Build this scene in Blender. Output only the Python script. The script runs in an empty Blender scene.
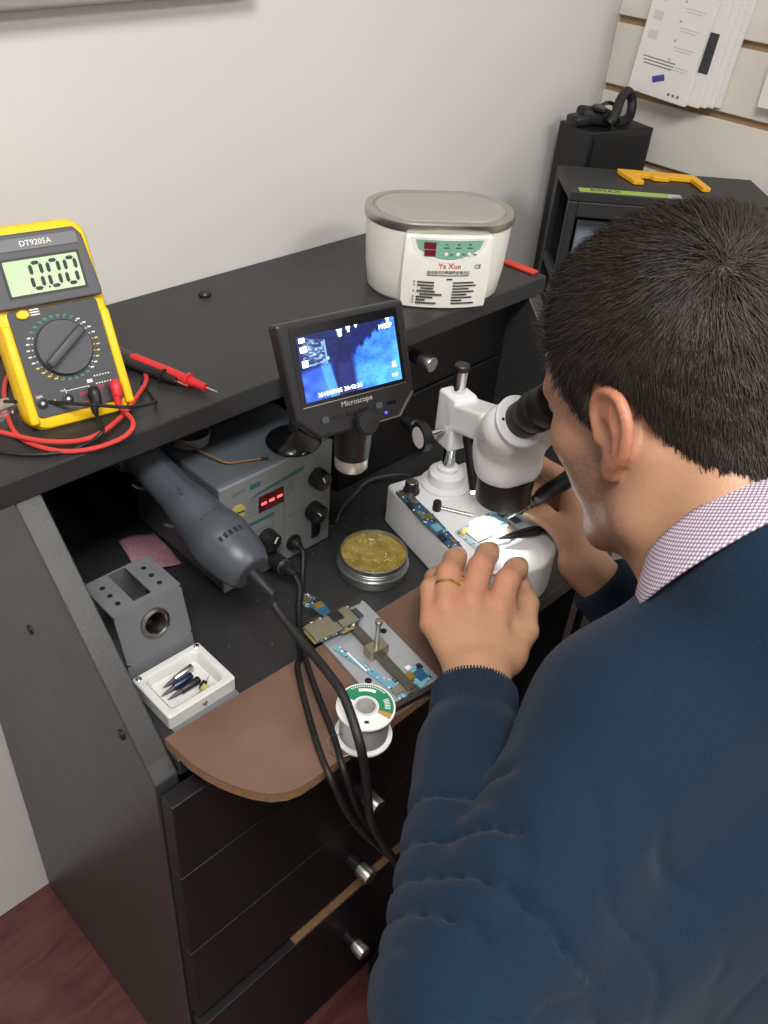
import bpy, bmesh, math, random
import numpy as np
from mathutils import Matrix, Vector

random.seed(7); rng = np.random.default_rng(7)
scene = bpy.context.scene
COL = scene.collection

# ------------------------------------------------------------------ camera
cam_d = bpy.data.cameras.new('camera'); cam = bpy.data.objects.new('camera', cam_d); COL.objects.link(cam)
def rot_zxz(a, b, c):
    return Matrix.Rotation(a, 3, 'Z') @ Matrix.Rotation(b, 3, 'X') @ Matrix.Rotation(c, 3, 'Z')
cam.matrix_world = Matrix.Translation((0, 0, 1.44)) @ rot_zxz(math.radians(-48.1), math.radians(52.4), math.radians(5.4)).to_4x4()
cam_d.sensor_fit = 'VERTICAL'; cam_d.sensor_height = 36.0; cam_d.sensor_width = 27.0
cam_d.lens = 870 * 36 / 1024
cam_d.clip_start = 0.02
scene.camera = cam

# ------------------------------------------------------------------ light
FLOOR = 0.04
world = bpy.data.worlds.new('world'); scene.world = world; world.use_nodes = True
bg = world.node_tree.nodes['Background']; bg.inputs[0].default_value = (0.9, 0.95, 1.0, 1); bg.inputs[1].default_value = 0.35
def area(name, loc, size, power, col, target=None):
    l = bpy.data.lights.new(name, 'AREA'); l.shape = 'RECTANGLE'; l.size, l.size_y = size; l.energy = power; l.color = col
    o = bpy.data.objects.new(name, l); COL.objects.link(o); o.location = loc
    return o
area('ceiling_light_near', (-0.25, -0.25, 2.53), (0.9, 0.5), 25, (1.0, 0.985, 0.96))
area('ceiling_light_far', (0.75, -1.35, 2.53), (0.9, 0.5), 16, (1.0, 0.985, 0.96))
scene.view_settings.view_transform = 'Standard'
scene.view_settings.look = 'None'
scene.view_settings.gamma = 1.0
scene.view_settings.use_curve_mapping = False
scene.view_settings.exposure = 0.66

# ------------------------------------------------------------------ helpers
def lin(c):
    out = []
    for v in c:
        v = v / 255.0
        out.append(v / 12.92 if v <= 0.04045 else ((v + 0.055) / 1.055) ** 2.4)
    return tuple(out) + (1.0,)

def mat(name, col, rough=0.5, metal=0.0, var=0.12, vscale=30.0, bump=0.0, bscale=200.0, spec=0.5, emit=None, estr=0.0,
        trans=0.0, sss=0.0, sheen=0.0, attr=None, rvar=0.0):
    m = bpy.data.materials.new(name); m.use_nodes = True
    nt = m.node_tree; b = nt.nodes['Principled BSDF']
    c = lin(col)
    tc = nt.nodes.new('ShaderNodeTexCoord')
    nz = nt.nodes.new('ShaderNodeTexNoise'); nz.inputs['Scale'].default_value = vscale; nz.inputs['Detail'].default_value = 4
    nt.links.new(tc.outputs['Object'], nz.inputs['Vector'])
    mx = nt.nodes.new('ShaderNodeMix'); mx.data_type = 'RGBA'
    mx.inputs[6].default_value = tuple(v * (1 - var) for v in c[:3]) + (1,)
    mx.inputs[7].default_value = tuple(min(1, v * (1 + var)) for v in c[:3]) + (1,)
    nt.links.new(nz.outputs['Fac'], mx.inputs[0])
    last = mx.outputs[2]
    if attr:
        at = nt.nodes.new('ShaderNodeAttribute'); at.attribute_name = attr
        last = at.outputs['Color']
    nt.links.new(last, b.inputs['Base Color'])
    b.inputs['Roughness'].default_value = rough; b.inputs['Metallic'].default_value = metal
    b.inputs['Specular IOR Level'].default_value = spec
    if rvar:
        mr = nt.nodes.new('ShaderNodeMapRange'); mr.inputs[3].default_value = rough - rvar; mr.inputs[4].default_value = rough + rvar
        nt.links.new(nz.outputs['Fac'], mr.inputs[0]); nt.links.new(mr.outputs[0], b.inputs['Roughness'])
    if bump:
        n2 = nt.nodes.new('ShaderNodeTexNoise'); n2.inputs['Scale'].default_value = bscale; n2.inputs['Detail'].default_value = 3
        nt.links.new(tc.outputs['Object'], n2.inputs['Vector'])
        bp = nt.nodes.new('ShaderNodeBump'); bp.inputs['Strength'].default_value = bump; bp.inputs['Distance'].default_value = 0.002
        nt.links.new(n2.outputs['Fac'], bp.inputs['Height']); nt.links.new(bp.outputs[0], b.inputs['Normal'])
    if emit:
        b.inputs['Emission Color'].default_value = lin(emit); b.inputs['Emission Strength'].default_value = estr
        if attr: nt.links.new(last, b.inputs['Emission Color'])
    if trans: b.inputs['Transmission Weight'].default_value = trans
    if sss:
        b.inputs['Subsurface Weight'].default_value = sss; b.inputs['Subsurface Radius'].default_value = (1.0, 0.35, 0.2); b.inputs['Subsurface Scale'].default_value = 0.006
    if sheen: b.inputs['Sheen Weight'].default_value = sheen
    return m

def link(o, parent=None):
    COL.objects.link(o)
    if parent is not None: o.parent = parent
    return o

def meta(o, label=None, cat=None, group=None, kind=None):
    if label: o['label'] = label
    if cat: o['category'] = cat
    if group: o['group'] = group
    if kind: o['kind'] = kind
    return o

FR = {}   # thing name -> world matrix
def thing(name, label, cat, loc=(0, 0, 0), rotz=0.0, mtx=None, group=None):
    o = bpy.data.objects.new(name, None); COL.objects.link(o); o.empty_display_size = 0.02
    M = Matrix.Translation(loc) @ (mtx.to_4x4() if mtx is not None else Matrix.Rotation(rotz, 4, 'Z'))
    o.matrix_world = M
    FR[o.name] = M
    meta(o, label, cat, group)
    return o

def frame_of(o):
    while o.parent is not None: o = o.parent
    return FR.get(o.name, Matrix.Identity(4))

def finish(me, m, smooth, angle=40):
    if m is not None: me.materials.append(m)
    if smooth:
        me.polygons.foreach_set('use_smooth', [True] * len(me.polygons))
        me.set_sharp_from_angle(angle=math.radians(angle))

def part(name, bm, m, parent=None, smooth=True, world=False, bevel=0.0, bseg=2, label=None, kind=None):
    if world and parent is not None:
        bmesh.ops.transform(bm, matrix=frame_of(parent).inverted(), verts=bm.verts)
    bmesh.ops.recalc_face_normals(bm, faces=bm.faces)
    me = bpy.data.meshes.new(name); bm.to_mesh(me); bm.free()
    finish(me, m, smooth)
    o = bpy.data.objects.new(name, me); link(o, parent)
    if bevel:
        b = o.modifiers.new('bevel', 'BEVEL'); b.width = bevel; b.segments = bseg; b.limit_method = 'ANGLE'; b.angle_limit = math.radians(40)
    meta(o, label, None, None, kind)
    return o

def single(name, bm, m, label, cat, group=None, **k):
    """a thing that is one mesh; geometry is given in world space and its origin moved to its base"""
    bm.verts.ensure_lookup_table()
    co = np.array([v.co for v in bm.verts]); lo = co.min(0); hi = co.max(0)
    org = Vector(((lo[0] + hi[0]) / 2, (lo[1] + hi[1]) / 2, lo[2]))
    bmesh.ops.translate(bm, vec=-org, verts=bm.verts)
    o = part(name, bm, m, None, **k); o.location = org
    FR[o.name] = Matrix.Translation(org)
    meta(o, label, cat, group)
    return o

def struct(name, bm, m, **k):
    o = part(name, bm, m, None, **k); o['kind'] = 'structure'; return o

def BM(): return bmesh.new()

def box(bm, c, s, rot=None, bev=0.0, seg=2):
    M = Matrix.Translation(c)
    if rot is not None: M = M @ (rot.to_4x4() if isinstance(rot, Matrix) else Matrix.Rotation(rot, 4, 'Z'))
    r = bmesh.ops.create_cube(bm, size=1.0, matrix=M @ Matrix.Diagonal((s[0], s[1], s[2], 1)))
    if bev:
        es = set(e for v in r['verts'] for e in v.link_edges)
        bmesh.ops.bevel(bm, geom=list(es), offset=bev, segments=seg, affect='EDGES', profile=0.5)
    return bm

def bx(bm, lo, hi, bev=0.0, seg=2):
    return box(bm, [(a + b) / 2 for a, b in zip(lo, hi)], [b - a for a, b in zip(lo, hi)], None, bev, seg)

def basis(d):
    d = Vector(d).normalized()
    u = Vector((0, 0, 1)).cross(d)
    if u.length < 1e-4: u = Vector((1, 0, 0))
    u.normalize(); v = d.cross(u)
    return d, u, v

def lathe(bm, prof, origin=(0, 0, 0), axis=(0, 0, 1), seg=32, cap=True, sx=1.0, sy=1.0):
    """prof: list of (radius, height) along axis"""
    d, u, v = basis(axis); o = Vector(origin); rings = []
    for r, h in prof:
        rings.append([bm.verts.new(o + d * h + (u * math.cos(2 * math.pi * i / seg) * sx + v * math.sin(2 * math.pi * i / seg) * sy) * r) for i in range(seg)])
    for a, b in zip(rings, rings[1:]):
        for i in range(seg): bm.faces.new((a[i], a[(i + 1) % seg], b[(i + 1) % seg], b[i]))
    if cap:
        bm.faces.new(list(reversed(rings[0]))); bm.faces.new(rings[-1])
    return bm

def cyl(bm, p0, p1, r0, r1=None, seg=20):
    r1 = r0 if r1 is None else r1
    p0 = Vector(p0); p1 = Vector(p1); L = (p1 - p0).length
    return lathe(bm, [(r0, 0), (r1, L)], p0, p1 - p0, seg)

def spline(pts, n=10):
    pts = [Vector(p) for p in pts]; P = [2 * pts[0] - pts[1]] + pts + [2 * pts[-1] - pts[-2]]; out = []
    for i in range(1, len(P) - 2):
        a, b, c, d = P[i - 1], P[i], P[i + 1], P[i + 2]
        for k in range(n):
            t = k / n
            out.append(0.5 * ((2 * b) + (c - a) * t + (2 * a - 5 * b + 4 * c - d) * t * t + (3 * b - a - 3 * c + d) * t ** 3))
    out.append(pts[-1]); return out

def tube(bm, pts, r, n=8, seg=10, smooth=True):
    path = spline(pts, n) if smooth else [Vector(p) for p in pts]
    rs = r if isinstance(r, (list, tuple)) else None
    prev = None; rings = []
    u = None
    for i, p in enumerate(path):
        t = (path[min(i + 1, len(path) - 1)] - path[max(i - 1, 0)]).normalized()
        if u is None: _, u, _ = basis(t)
        u = (u - t * u.dot(t)).normalized(); v = t.cross(u)
        rr = r if rs is None else np.interp(i / (len(path) - 1) * (len(rs) - 1), range(len(rs)), rs)
        rings.append([bm.verts.new(p + (u * math.cos(2 * math.pi * k / seg) + v * math.sin(2 * math.pi * k / seg)) * rr) for k in range(seg)])
    for a, b in zip(rings, rings[1:]):
        for i in range(seg): bm.faces.new((a[i], a[(i + 1) % seg], b[(i + 1) % seg], b[i]))
    bm.faces.new(list(reversed(rings[0]))); bm.faces.new(rings[-1])
    return bm

def prism(bm, poly, d0, d1, M=None):
    """poly in (x, z) extruded along local y from d0 to d1; M optional 4x4"""
    M = M or Matrix.Identity(4)
    a = [bm.verts.new(M @ Vector((x, d0, z))) for x, z in poly]; b = [bm.verts.new(M @ Vector((x, d1, z))) for x, z in poly]
    n = len(poly)
    bm.faces.new(a); bm.faces.new(list(reversed(b)))
    for i in range(n): bm.faces.new((a[i], b[i], b[(i + 1) % n], a[(i + 1) % n]))
    return bm

def slab(bm, poly, z0, z1, M=None):
    """poly in (x, y) extruded along z"""
    M = M or Matrix.Identity(4)
    a = [bm.verts.new(M @ Vector((x, y, z0))) for x, y in poly]; b = [bm.verts.new(M @ Vector((x, y, z1))) for x, y in poly]
    n = len(poly)
    bm.faces.new(list(reversed(a))); bm.faces.new(b)
    for i in range(n): bm.faces.new((a[i], a[(i + 1) % n], b[(i + 1) % n], b[i]))
    return bm

def rrect(w, h, r, cx=0.0, cy=0.0, seg=6, rb=None):
    """rounded rectangle; r top radius, rb bottom radius"""
    rb = r if rb is None else rb
    pts = []
    for (sx, sy, a0, rr) in ((1, 1, 0, r), (-1, 1, 90, r), (-1, -1, 180, rb), (1, -1, 270, rb)):
        for k in range(seg + 1):
            a = math.radians(a0 + 90 * k / seg)
            pts.append((cx + sx * (w / 2 - rr) + rr * math.cos(a), cy + sy * (h / 2 - rr) + rr * math.sin(a)))
    return pts

def stadium(L, D, seg=20, s=1.0, e=2.6):
    pts = []
    for k in range(4 * seg):
        a = 2 * math.pi * k / (4 * seg); c, q = math.cos(a), math.sin(a)
        x = (L / 2 - D / 2) * (1 if c > 0 else -1) + D / 2 * math.copysign(abs(c) ** 1, c) if abs(c) > 1e-6 else 0
        pts.append((x * s, D / 2 * q * s))
    return pts

def loft(bm, rings, cap0=True, cap1=True, closed=True):
    vs = [[bm.verts.new(p) for p in r] for r in rings]
    n = len(vs[0])
    for a, b in zip(vs, vs[1:]):
        for i in range(n if closed else n - 1): bm.faces.new((a[i], a[(i + 1) % n], b[(i + 1) % n], b[i]))
    if cap0: bm.faces.new(list(reversed(vs[0])))
    if cap1: bm.faces.new(vs[-1])
    return bm

def frame(origin, right, up):
    x = Vector(right).normalized(); y = Vector(up); y = (y - x * y.dot(x)).normalized(); z = x.cross(y)
    M = Matrix.Identity(4)
    for i in range(3): M[i][0], M[i][1], M[i][2], M[i][3] = x[i], y[i], z[i], origin[i]
    return M

def text(name, s, size, m, parent, F, align='CENTER', ext=0.00012, label=None):
    cu = bpy.data.curves.new(name, 'FONT'); cu.body = s; cu.size = size; cu.align_x = align; cu.align_y = 'CENTER'; cu.extrude = ext; cu.resolution_u = 2
    tmp = bpy.data.objects.new(name + '_tmp', cu)
    me = bpy.data.meshes.new_from_object(tmp)
    bpy.data.objects.remove(tmp); bpy.data.curves.remove(cu)
    me.transform(F); me.materials.clear(); me.materials.append(m); me.name = name
    o = bpy.data.objects.new(name, me); link(o, parent)
    if label: o['label'] = label
    return o

def arr_mesh(name, V, F, m, parent=None, smooth=True, world=True):
    V = np.asarray(V, dtype=np.float64)
    if world and parent is not None:
        Mi = np.array(frame_of(parent).inverted()); V = V @ Mi[:3, :3].T + Mi[:3, 3]
    me = bpy.data.meshes.new(name)
    F = np.asarray(F, dtype=np.int32); k = F.shape[1]
    me.vertices.add(len(V)); me.vertices.foreach_set('co', V.astype(np.float32).ravel())
    me.loops.add(F.size); me.loops.foreach_set('vertex_index', F.ravel())
    me.polygons.add(len(F)); me.polygons.foreach_set('loop_start', np.arange(0, F.size, k, dtype=np.int32))
    me.update(calc_edges=True)
    if smooth: me.polygons.foreach_set('use_smooth', np.ones(len(F), bool))
    me.materials.append(m)
    o = bpy.data.objects.new(name, me); link(o, parent); return o

# ---- implicit surfaces (for organic shapes): smooth unions on a grid, meshed with surface nets
class Field:
    def __init__(s, lo, hi, h):
        s.lo = np.array(lo, float); s.h = h; s.n = np.ceil((np.array(hi) - s.lo) / h).astype(int) + 1
        s.f = np.full(s.n, 0.08, np.float32)
    def sub(s, lo, hi):
        a = np.clip(np.floor((np.array(lo) - s.lo) / s.h).astype(int), 0, s.n); b = np.clip(np.ceil((np.array(hi) - s.lo) / s.h).astype(int) + 1, 0, s.n)
        if np.any(b <= a): return None
        sl = tuple(slice(i, j) for i, j in zip(a, b))
        g = [(s.lo[i] + s.h * np.arange(a[i], b[i])).astype(np.float32) for i in range(3)]
        return sl, g[0][:, None, None], g[1][None, :, None], g[2][None, None, :]
    def blend(s, sl, d, k, op):
        f = s.f[sl]
        if op == 'add':
            r = np.minimum(f, d)
            if k > 0: r = r - np.maximum(k - np.abs(f - d), 0) ** 2 / (4 * k)
        else:
            if op == 'sub': d = -d
            r = np.maximum(f, d)
            if k > 0: r = r + np.maximum(k - np.abs(f - d), 0) ** 2 / (4 * k)
        s.f[sl] = r
    def capsule(s, p0, p1, r0, r1=None, k=0.01, flat=None, op='add'):
        r1 = r0 if r1 is None else r1
        p0 = np.array(p0, float); p1 = np.array(p1, float); m = max(r0, r1) * (1 if not flat else max(1, 1 / flat[1])) + k + 2.5 * s.h
        q = s.sub(np.minimum(p0, p1) - m, np.maximum(p0, p1) + m)
        if q is None: return
        sl, X, Y, Z = q
        px, py, pz = X - p0[0], Y - p0[1], Z - p0[2]; d = p1 - p0; L2 = max(float(d @ d), 1e-12)
        if flat:   # (axis, factor): cross section is wider along axis by 1/factor (factor<1) in scaled space
            a = np.array(flat[0], float); a /= np.linalg.norm(a); fa = flat[1]
            dt = (px * a[0] + py * a[1] + pz * a[2]) * (fa - 1)
            px, py, pz = px + dt * a[0], py + dt * a[1], pz + dt * a[2]
            d = d + a * (d @ a) * (fa - 1); L2 = max(float(d @ d), 1e-12)
        t = np.clip((px * d[0] + py * d[1] + pz * d[2]) / L2, 0, 1)
        D = np.sqrt((px - t * d[0]) ** 2 + (py - t * d[1]) ** 2 + (pz - t * d[2]) ** 2) - (r0 + (r1 - r0) * t)
        s.blend(sl, D.astype(np.float32), k, op)
    def ellipsoid(s, c, A, r, k=0.01, op='add'):
        """A rows: axis unit vectors, r radii"""
        c = np.array(c, float); A = np.array(A, float); r = np.array(r, float)
        ext = np.sqrt(((A * r[:, None]) ** 2).sum(0)) + k + 2.5 * s.h
        q = s.sub(c - ext, c + ext)
        if q is None: return
        sl, X, Y, Z = q
        px, py, pz = X - c[0], Y - c[1], Z - c[2]
        k0 = 0; k1 = 0
        for i in range(3):
            v = px * A[i, 0] + py * A[i, 1] + pz * A[i, 2]
            k0 = k0 + (v / r[i]) ** 2; k1 = k1 + (v / r[i] ** 2) ** 2
        k0 = np.sqrt(k0); D = k0 * (k0 - 1) / np.sqrt(k1 + 1e-9)
        s.blend(sl, np.maximum(D, -min(r)).astype(np.float32), k, op)
    def box(s, c, A, r, rad=0.0, k=0.0, op='add'):
        c = np.array(c, float); A = np.array(A, float); r = np.array(r, float)
        ext = (np.abs(A) * r[:, None]).sum(0) + rad + k + 2.5 * s.h
        q = s.sub(c - ext, c + ext)
        if q is None: return
        sl, X, Y, Z = q
        px, py, pz = X - c[0], Y - c[1], Z - c[2]
        qs = [np.abs(px * A[i, 0] + py * A[i, 1] + pz * A[i, 2]) - (r[i] - rad) for i in range(3)]
        D = np.sqrt(sum(np.maximum(v, 0) ** 2 for v in qs)) + np.minimum(np.maximum(np.maximum(qs[0], qs[1]), qs[2]), 0) - rad
        s.blend(sl, D.astype(np.float32), k, op)
    def cut(s, p, n, lo=None, hi=None, k=0.0):
        """remove the half space (x-p).n > 0 inside lo..hi"""
        q = s.sub(s.lo if lo is None else lo, s.lo + s.h * s.n if hi is None else hi)
        if q is None: return
        sl, X, Y, Z = q
        n = np.array(n, float); n /= np.linalg.norm(n)
        D = ((X - p[0]) * n[0] + (Y - p[1]) * n[1] + (Z - p[2]) * n[2]).astype(np.float32)
        s.blend(sl, np.broadcast_to(D, s.f[sl].shape), k, 'max')
    def mesh(s):
        f = s.f; ins = f < 0
        nx, ny, nz = (v - 1 for v in f.shape)
        cnt = np.zeros((nx, ny, nz), np.int8)
        C8 = [(i, j, k) for i in (0, 1) for j in (0, 1) for k in (0, 1)]
        for i, j, k in C8: cnt += ins[i:i + nx, j:j + ny, k:k + nz]
        act = (cnt > 0) & (cnt < 8)
        idx = np.argwhere(act); vid = np.full(act.shape, -1, np.int32); vid[act] = np.arange(len(idx))
        val = {c: f[idx[:, 0] + c[0], idx[:, 1] + c[1], idx[:, 2] + c[2]] for c in C8}
        acc = np.zeros((len(idx), 3)); w = np.zeros(len(idx))
        for a in C8:
            for ax in range(3):
                if a[ax] == 1: continue
                b = list(a); b[ax] = 1; b = tuple(b)
                va, vb = val[a], val[b]; cr = (va < 0) != (vb < 0)
                t = np.where(cr, va / np.where(cr, va - vb, 1), 0)
                p = np.tile(np.array(a, float), (len(idx), 1)); p[:, ax] += t
                acc[cr] += p[cr]; w[cr] += 1
        V = s.lo + s.h * (idx + acc / w[:, None])
        quads = []
        for ax in range(3):
            o1, o2 = (ax + 1) % 3, (ax + 2) % 3
            sl0 = [slice(1, n - 1) for n in f.shape]; sl1 = [slice(1, n - 1) for n in f.shape]
            sl0[ax] = slice(0, f.shape[ax] - 1); sl1[ax] = slice(1, f.shape[ax])
            A, B = ins[tuple(sl0)], ins[tuple(sl1)]
            e = np.argwhere(A != B); fl = A[tuple(e.T)]
            base = e.copy(); base[:, o1] += 1; base[:, o2] += 1
            def cell(d1, d2):
                q = base.copy(); q[:, o1] += d1; q[:, o2] += d2
                return vid[q[:, 0], q[:, 1], q[:, 2]]
            Q = np.stack([cell(-1, -1), cell(0, -1), cell(0, 0), cell(-1, 0)], 1)
            Q[~fl] = Q[~fl][:, ::-1]
            quads.append(Q)
        Q = np.concatenate(quads); Q = Q[(Q >= 0).all(1)]
        return V, Q
def vnormals(V, Q):
    a = V[Q[:, 2]] - V[Q[:, 0]]; b = V[Q[:, 3]] - V[Q[:, 1]]; n = np.cross(a, b); N = np.zeros_like(V)
    for k in range(4): np.add.at(N, Q[:, k], n)
    return N / (np.linalg.norm(N, axis=1, keepdims=True) + 1e-12)
def relax(V, Q, it=2, lam=0.5):
    for _ in range(it):
        S = np.zeros_like(V); c = np.zeros(len(V))
        for k in range(4):
            np.add.at(S, Q[:, k], V[Q[:, (k + 1) % 4]]); np.add.at(c, Q[:, k], 1)
            np.add.at(S, Q[:, k], V[Q[:, (k - 1) % 4]]); np.add.at(c, Q[:, k], 1)
        V = V + lam * (S / c[:, None] - V)
    return V

# ------------------------------------------------------------------ materials
def wall_mat():
    m = mat('painted_plaster', (216, 214, 211), 0.75, var=0.03, vscale=3.0, bump=0.12, bscale=45)
    return m
M_WALL = wall_mat()
M_CEIL = mat('ceiling_paint', (225, 224, 220), 0.9, var=0.02)
M_SLAT = mat('cream_slatboard', (222, 218, 208), 0.45, var=0.03, vscale=6)
M_GROOVE = mat('brown_groove', (158, 128, 94), 0.7, var=0.15, vscale=20)
def wood_mat(name, c1, c2, rough, sc=(2.0, 14.0, 2.0), spec=0.5):
    m = bpy.data.materials.new(name); m.use_nodes = True; nt = m.node_tree; b = nt.nodes['Principled BSDF']
    tc = nt.nodes.new('ShaderNodeTexCoord'); mp = nt.nodes.new('ShaderNodeMapping'); mp.inputs['Scale'].default_value = sc
    nt.links.new(tc.outputs['Object'], mp.inputs[0])
    n1 = nt.nodes.new('ShaderNodeTexNoise'); n1.inputs['Scale'].default_value = 3.0; n1.inputs['Detail'].default_value = 6; n1.inputs['Distortion'].default_value = 1.2
    nt.links.new(mp.outputs[0], n1.inputs['Vector'])
    cr = nt.nodes.new('ShaderNodeValToRGB'); cr.color_ramp.elements[0].position = 0.3; cr.color_ramp.elements[1].position = 0.72
    cr.color_ramp.elements[0].color = lin(c1); cr.color_ramp.elements[1].color = lin(c2)
    nt.links.new(n1.outputs['Fac'], cr.inputs[0]); nt.links.new(cr.outputs[0], b.inputs['Base Color'])
    b.inputs['Roughness'].default_value = rough; b.inputs['Specular IOR Level'].default_value = spec
    bp = nt.nodes.new('ShaderNodeBump'); bp.inputs['Strength'].default_value = 0.06; bp.inputs['Distance'].default_value = 0.002
    nt.links.new(n1.outputs['Fac'], bp.inputs['Height']); nt.links.new(bp.outputs[0], b.inputs['Normal'])
    return m
M_FLOOR = wood_mat('reddish_laminate', (70, 38, 35), (104, 62, 56), 0.30, (3.0, 10.0, 1.0))
M_BLACKLAM = mat('black_laminate', (44, 44, 45), 0.42, var=0.10, vscale=60, bump=0.12, bscale=420, rvar=0.06)
M_SIDELAM = mat('dark_grey_laminate', (52, 52, 53), 0.36, var=0.10, vscale=25, bump=0.08, bscale=380, rvar=0.05)
M_DARKFRONT = mat('matt_black_front', (12, 11, 12), 0.5, var=0.15, vscale=40)
M_EDGE = mat('black_edge_band', (30, 30, 31), 0.5, var=0.15, vscale=80)
M_BROWN = mat('worn_brown_laminate', (108, 82, 69), 0.42, var=0.42, vscale=13, bump=0.15, bscale=120, rvar=0.1)
M_RAW = mat('raw_chipboard_edge', (128, 96, 66), 0.8, var=0.3, vscale=160, bump=0.4, bscale=500)
M_STEEL = mat('brushed_steel', (190, 188, 182), 0.32, 1.0, var=0.08, vscale=60)
M_CHROME = mat('polished_chrome', (225, 225, 228), 0.12, 1.0, var=0.03)
M_ALU = mat('scratched_aluminium', (186, 190, 196), 0.4, 0.55, var=0.12, vscale=90, bump=0.06, bscale=300)
M_BLACKP = mat('black_plastic', (26, 26, 28), 0.42, var=0.12, vscale=50)
M_BLACKG = mat('glossy_black_plastic', (18, 18, 20), 0.2, var=0.1)
M_BLACKR = mat('black_rubber', (20, 20, 21), 0.55, var=0.15, vscale=120)
M_GREYP = mat('dark_grey_plastic', (66, 68, 72), 0.45, var=0.06)
M_WHITEP = mat('white_plastic', (232, 232, 228), 0.35, var=0.02)
M_IVORY = mat('ivory_plastic', (232, 232, 222), 0.35, var=0.02)
M_YELLOW = mat('yellow_rubber', (246, 200, 22), 0.45, var=0.04)
M_RED = mat('red_rubber', (206, 42, 50), 0.45, var=0.08)
M_REDW = mat('red_wire_sheath', (205, 62, 58), 0.4, var=0.1)
M_GREEN = mat('green_print', (122, 172, 148), 0.5, var=0.05)
M_WHITEI = mat('white_print', (235, 235, 230), 0.6, var=0.02)
M_YELLI = mat('yellow_print', (220, 200, 60), 0.6, var=0.03)
M_GREENI = mat('teal_print', (60, 150, 125), 0.6, var=0.05)
M_REDI = mat('red_print', (205, 62, 52), 0.6, var=0.05)
M_DARKI = mat('dark_print', (40, 38, 38), 0.7, var=0.1)
M_BLUEI = mat('blue_print', (66, 74, 150), 0.6, var=0.05)
M_PAPER = mat('white_card', (226, 224, 220), 0.6, var=0.02)

# ------------------------------------------------------------------ the room
WY = 0.857; WX = 1.405; CEIL = 2.56; LX = -1.9; FY = -2.3
bm = BM(); bx(bm, (LX - 0.1, WY, FLOOR), (WX + 0.1, WY + 0.1, CEIL)); struct('wall_back', bm, M_WALL, smooth=False)
bm = BM(); bx(bm, (LX - 0.1, FY, FLOOR), (LX, WY, CEIL)); struct('wall_left', bm, M_WALL, smooth=False)
bm = BM(); bx(bm, (LX - 0.1, FY - 0.1, FLOOR), (WX + 0.1, FY, CEIL)); struct('wall_front', bm, M_WALL, smooth=False)
bm = BM(); bx(bm, (LX - 0.1, FY - 0.1, FLOOR - 0.1), (WX + 0.1, WY + 0.1, FLOOR)); struct('floor', bm, M_FLOOR, smooth=False)
bm = BM(); bx(bm, (LX - 0.1, FY - 0.1, CEIL), (WX + 0.1, WY + 0.1, CEIL + 0.1)); struct('ceiling', bm, M_CEIL, smooth=False)
bm = BM(); bx(bm, (WX + 0.009, FY, FLOOR), (WX + 0.1, WY, CEIL)); wr = struct('wall_right', bm, M_GROOVE, smooth=False)
bm = BM(); bx(bm, (0, FY, 0), (0.0088, WY - 0.0005, 0.0895), 0.001, 1)
pan = part('slat_panel', bm, M_SLAT, wr, smooth=False); pan.location = (WX, 0, 0)
z = 1.1455; zs = []
while z - 0.1005 > FLOOR: z -= 0.1005
zs = []
while z + 0.0915 < CEIL: zs.append(z); z += 0.1005
pan.location = (WX, 0, zs[0])
for zz in zs[1:]:
    o = pan.copy(); link(o, wr); o.location = (WX, 0, zz)
# ceiling light fittings
def fitting(loc, where):
    t = thing('ceiling_light', 'flat rectangular ceiling light panel ' + where, 'light', (loc[0], loc[1], CEIL - 0.03), group='ceiling light panels')
    b = BM()
    for lo, hi in (((-.48, -.28, 0), (-.455, .28, .03)), ((.455, -.28, 0), (.48, .28, .03)), ((-.455, -.28, 0), (.455, -.255, .03)), ((-.455, .255, 0), (.455, .28, .03))): bx(b, lo, hi)
    part('frame', b, M_WHITEP, t, smooth=False)
    b = BM(); bx(b, (-.455, -.255, 0.012), (.455, .255, 0.03)); part('diffuser', b, mat('lit_diffuser', (250, 248, 240), 0.6, emit=(255, 248, 235), estr=1.0), t, smooth=False)
fitting((-0.25, -0.25), 'nearer the wall behind the workbench'); fitting((0.75, -1.35), 'farther from the workbench, over open floor')
# added grey panel, stands in for a soft shadow high on the wall
bm = BM(); box(bm, (0.10, WY - 0.012, 1.650), (1.1, 0.02, 0.72), Matrix.Rotation(math.radians(-1.2), 3, 'Y'), 0.006, 3)
single('wall_shadow_panel', bm, mat('grey_shadow_panel', (158, 152, 146), 0.7, var=0.05, vscale=8), 'plain grey panel standing in for a shadow high on the white wall above the multimeter', 'board')

# ------------------------------------------------------------------ workbench
SX0, SX1 = 0.215, 0.954
WT = 0.78
bench = thing('workbench', 'black laminate workbench with raised shelf, slanted grey side panel and drawers', 'workbench', (SX0, 0.43, FLOOR))
def side_poly(): return [(0.850, FLOOR + 0.001), (0.850, 0.975), (0.612, 0.975), (0.445, 0.779), (0.432, 0.765), (0.432, FLOOR + 0.001)]
def side(x0, x1):
    b = BM(); a = [b.verts.new((x0, y, z)) for y, z in side_poly()]; c = [b.verts.new((x1, y, z)) for y, z in side_poly()]
    n = len(a); b.faces.new(a); b.faces.new(list(reversed(c)))
    for i in range(n): b.faces.new((a[i], c[i], c[(i + 1) % n], a[(i + 1) % n]))
    return b
part('side_panel', side(SX0, SX0 + 0.024), M_SIDELAM, bench, smooth=False, world=True, bevel=0.0015)
part('side_panel', side(SX1 - 0.026, SX1 - 0.002), M_SIDELAM, bench, smooth=False, world=True, bevel=0.0015)
b = BM(); bx(b, (0.19, 0.607, 0.9755), (SX1, 0.8555, 1.0), 0.002); part('upper_shelf', b, M_BLACKLAM, bench, smooth=False, world=True)
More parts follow.
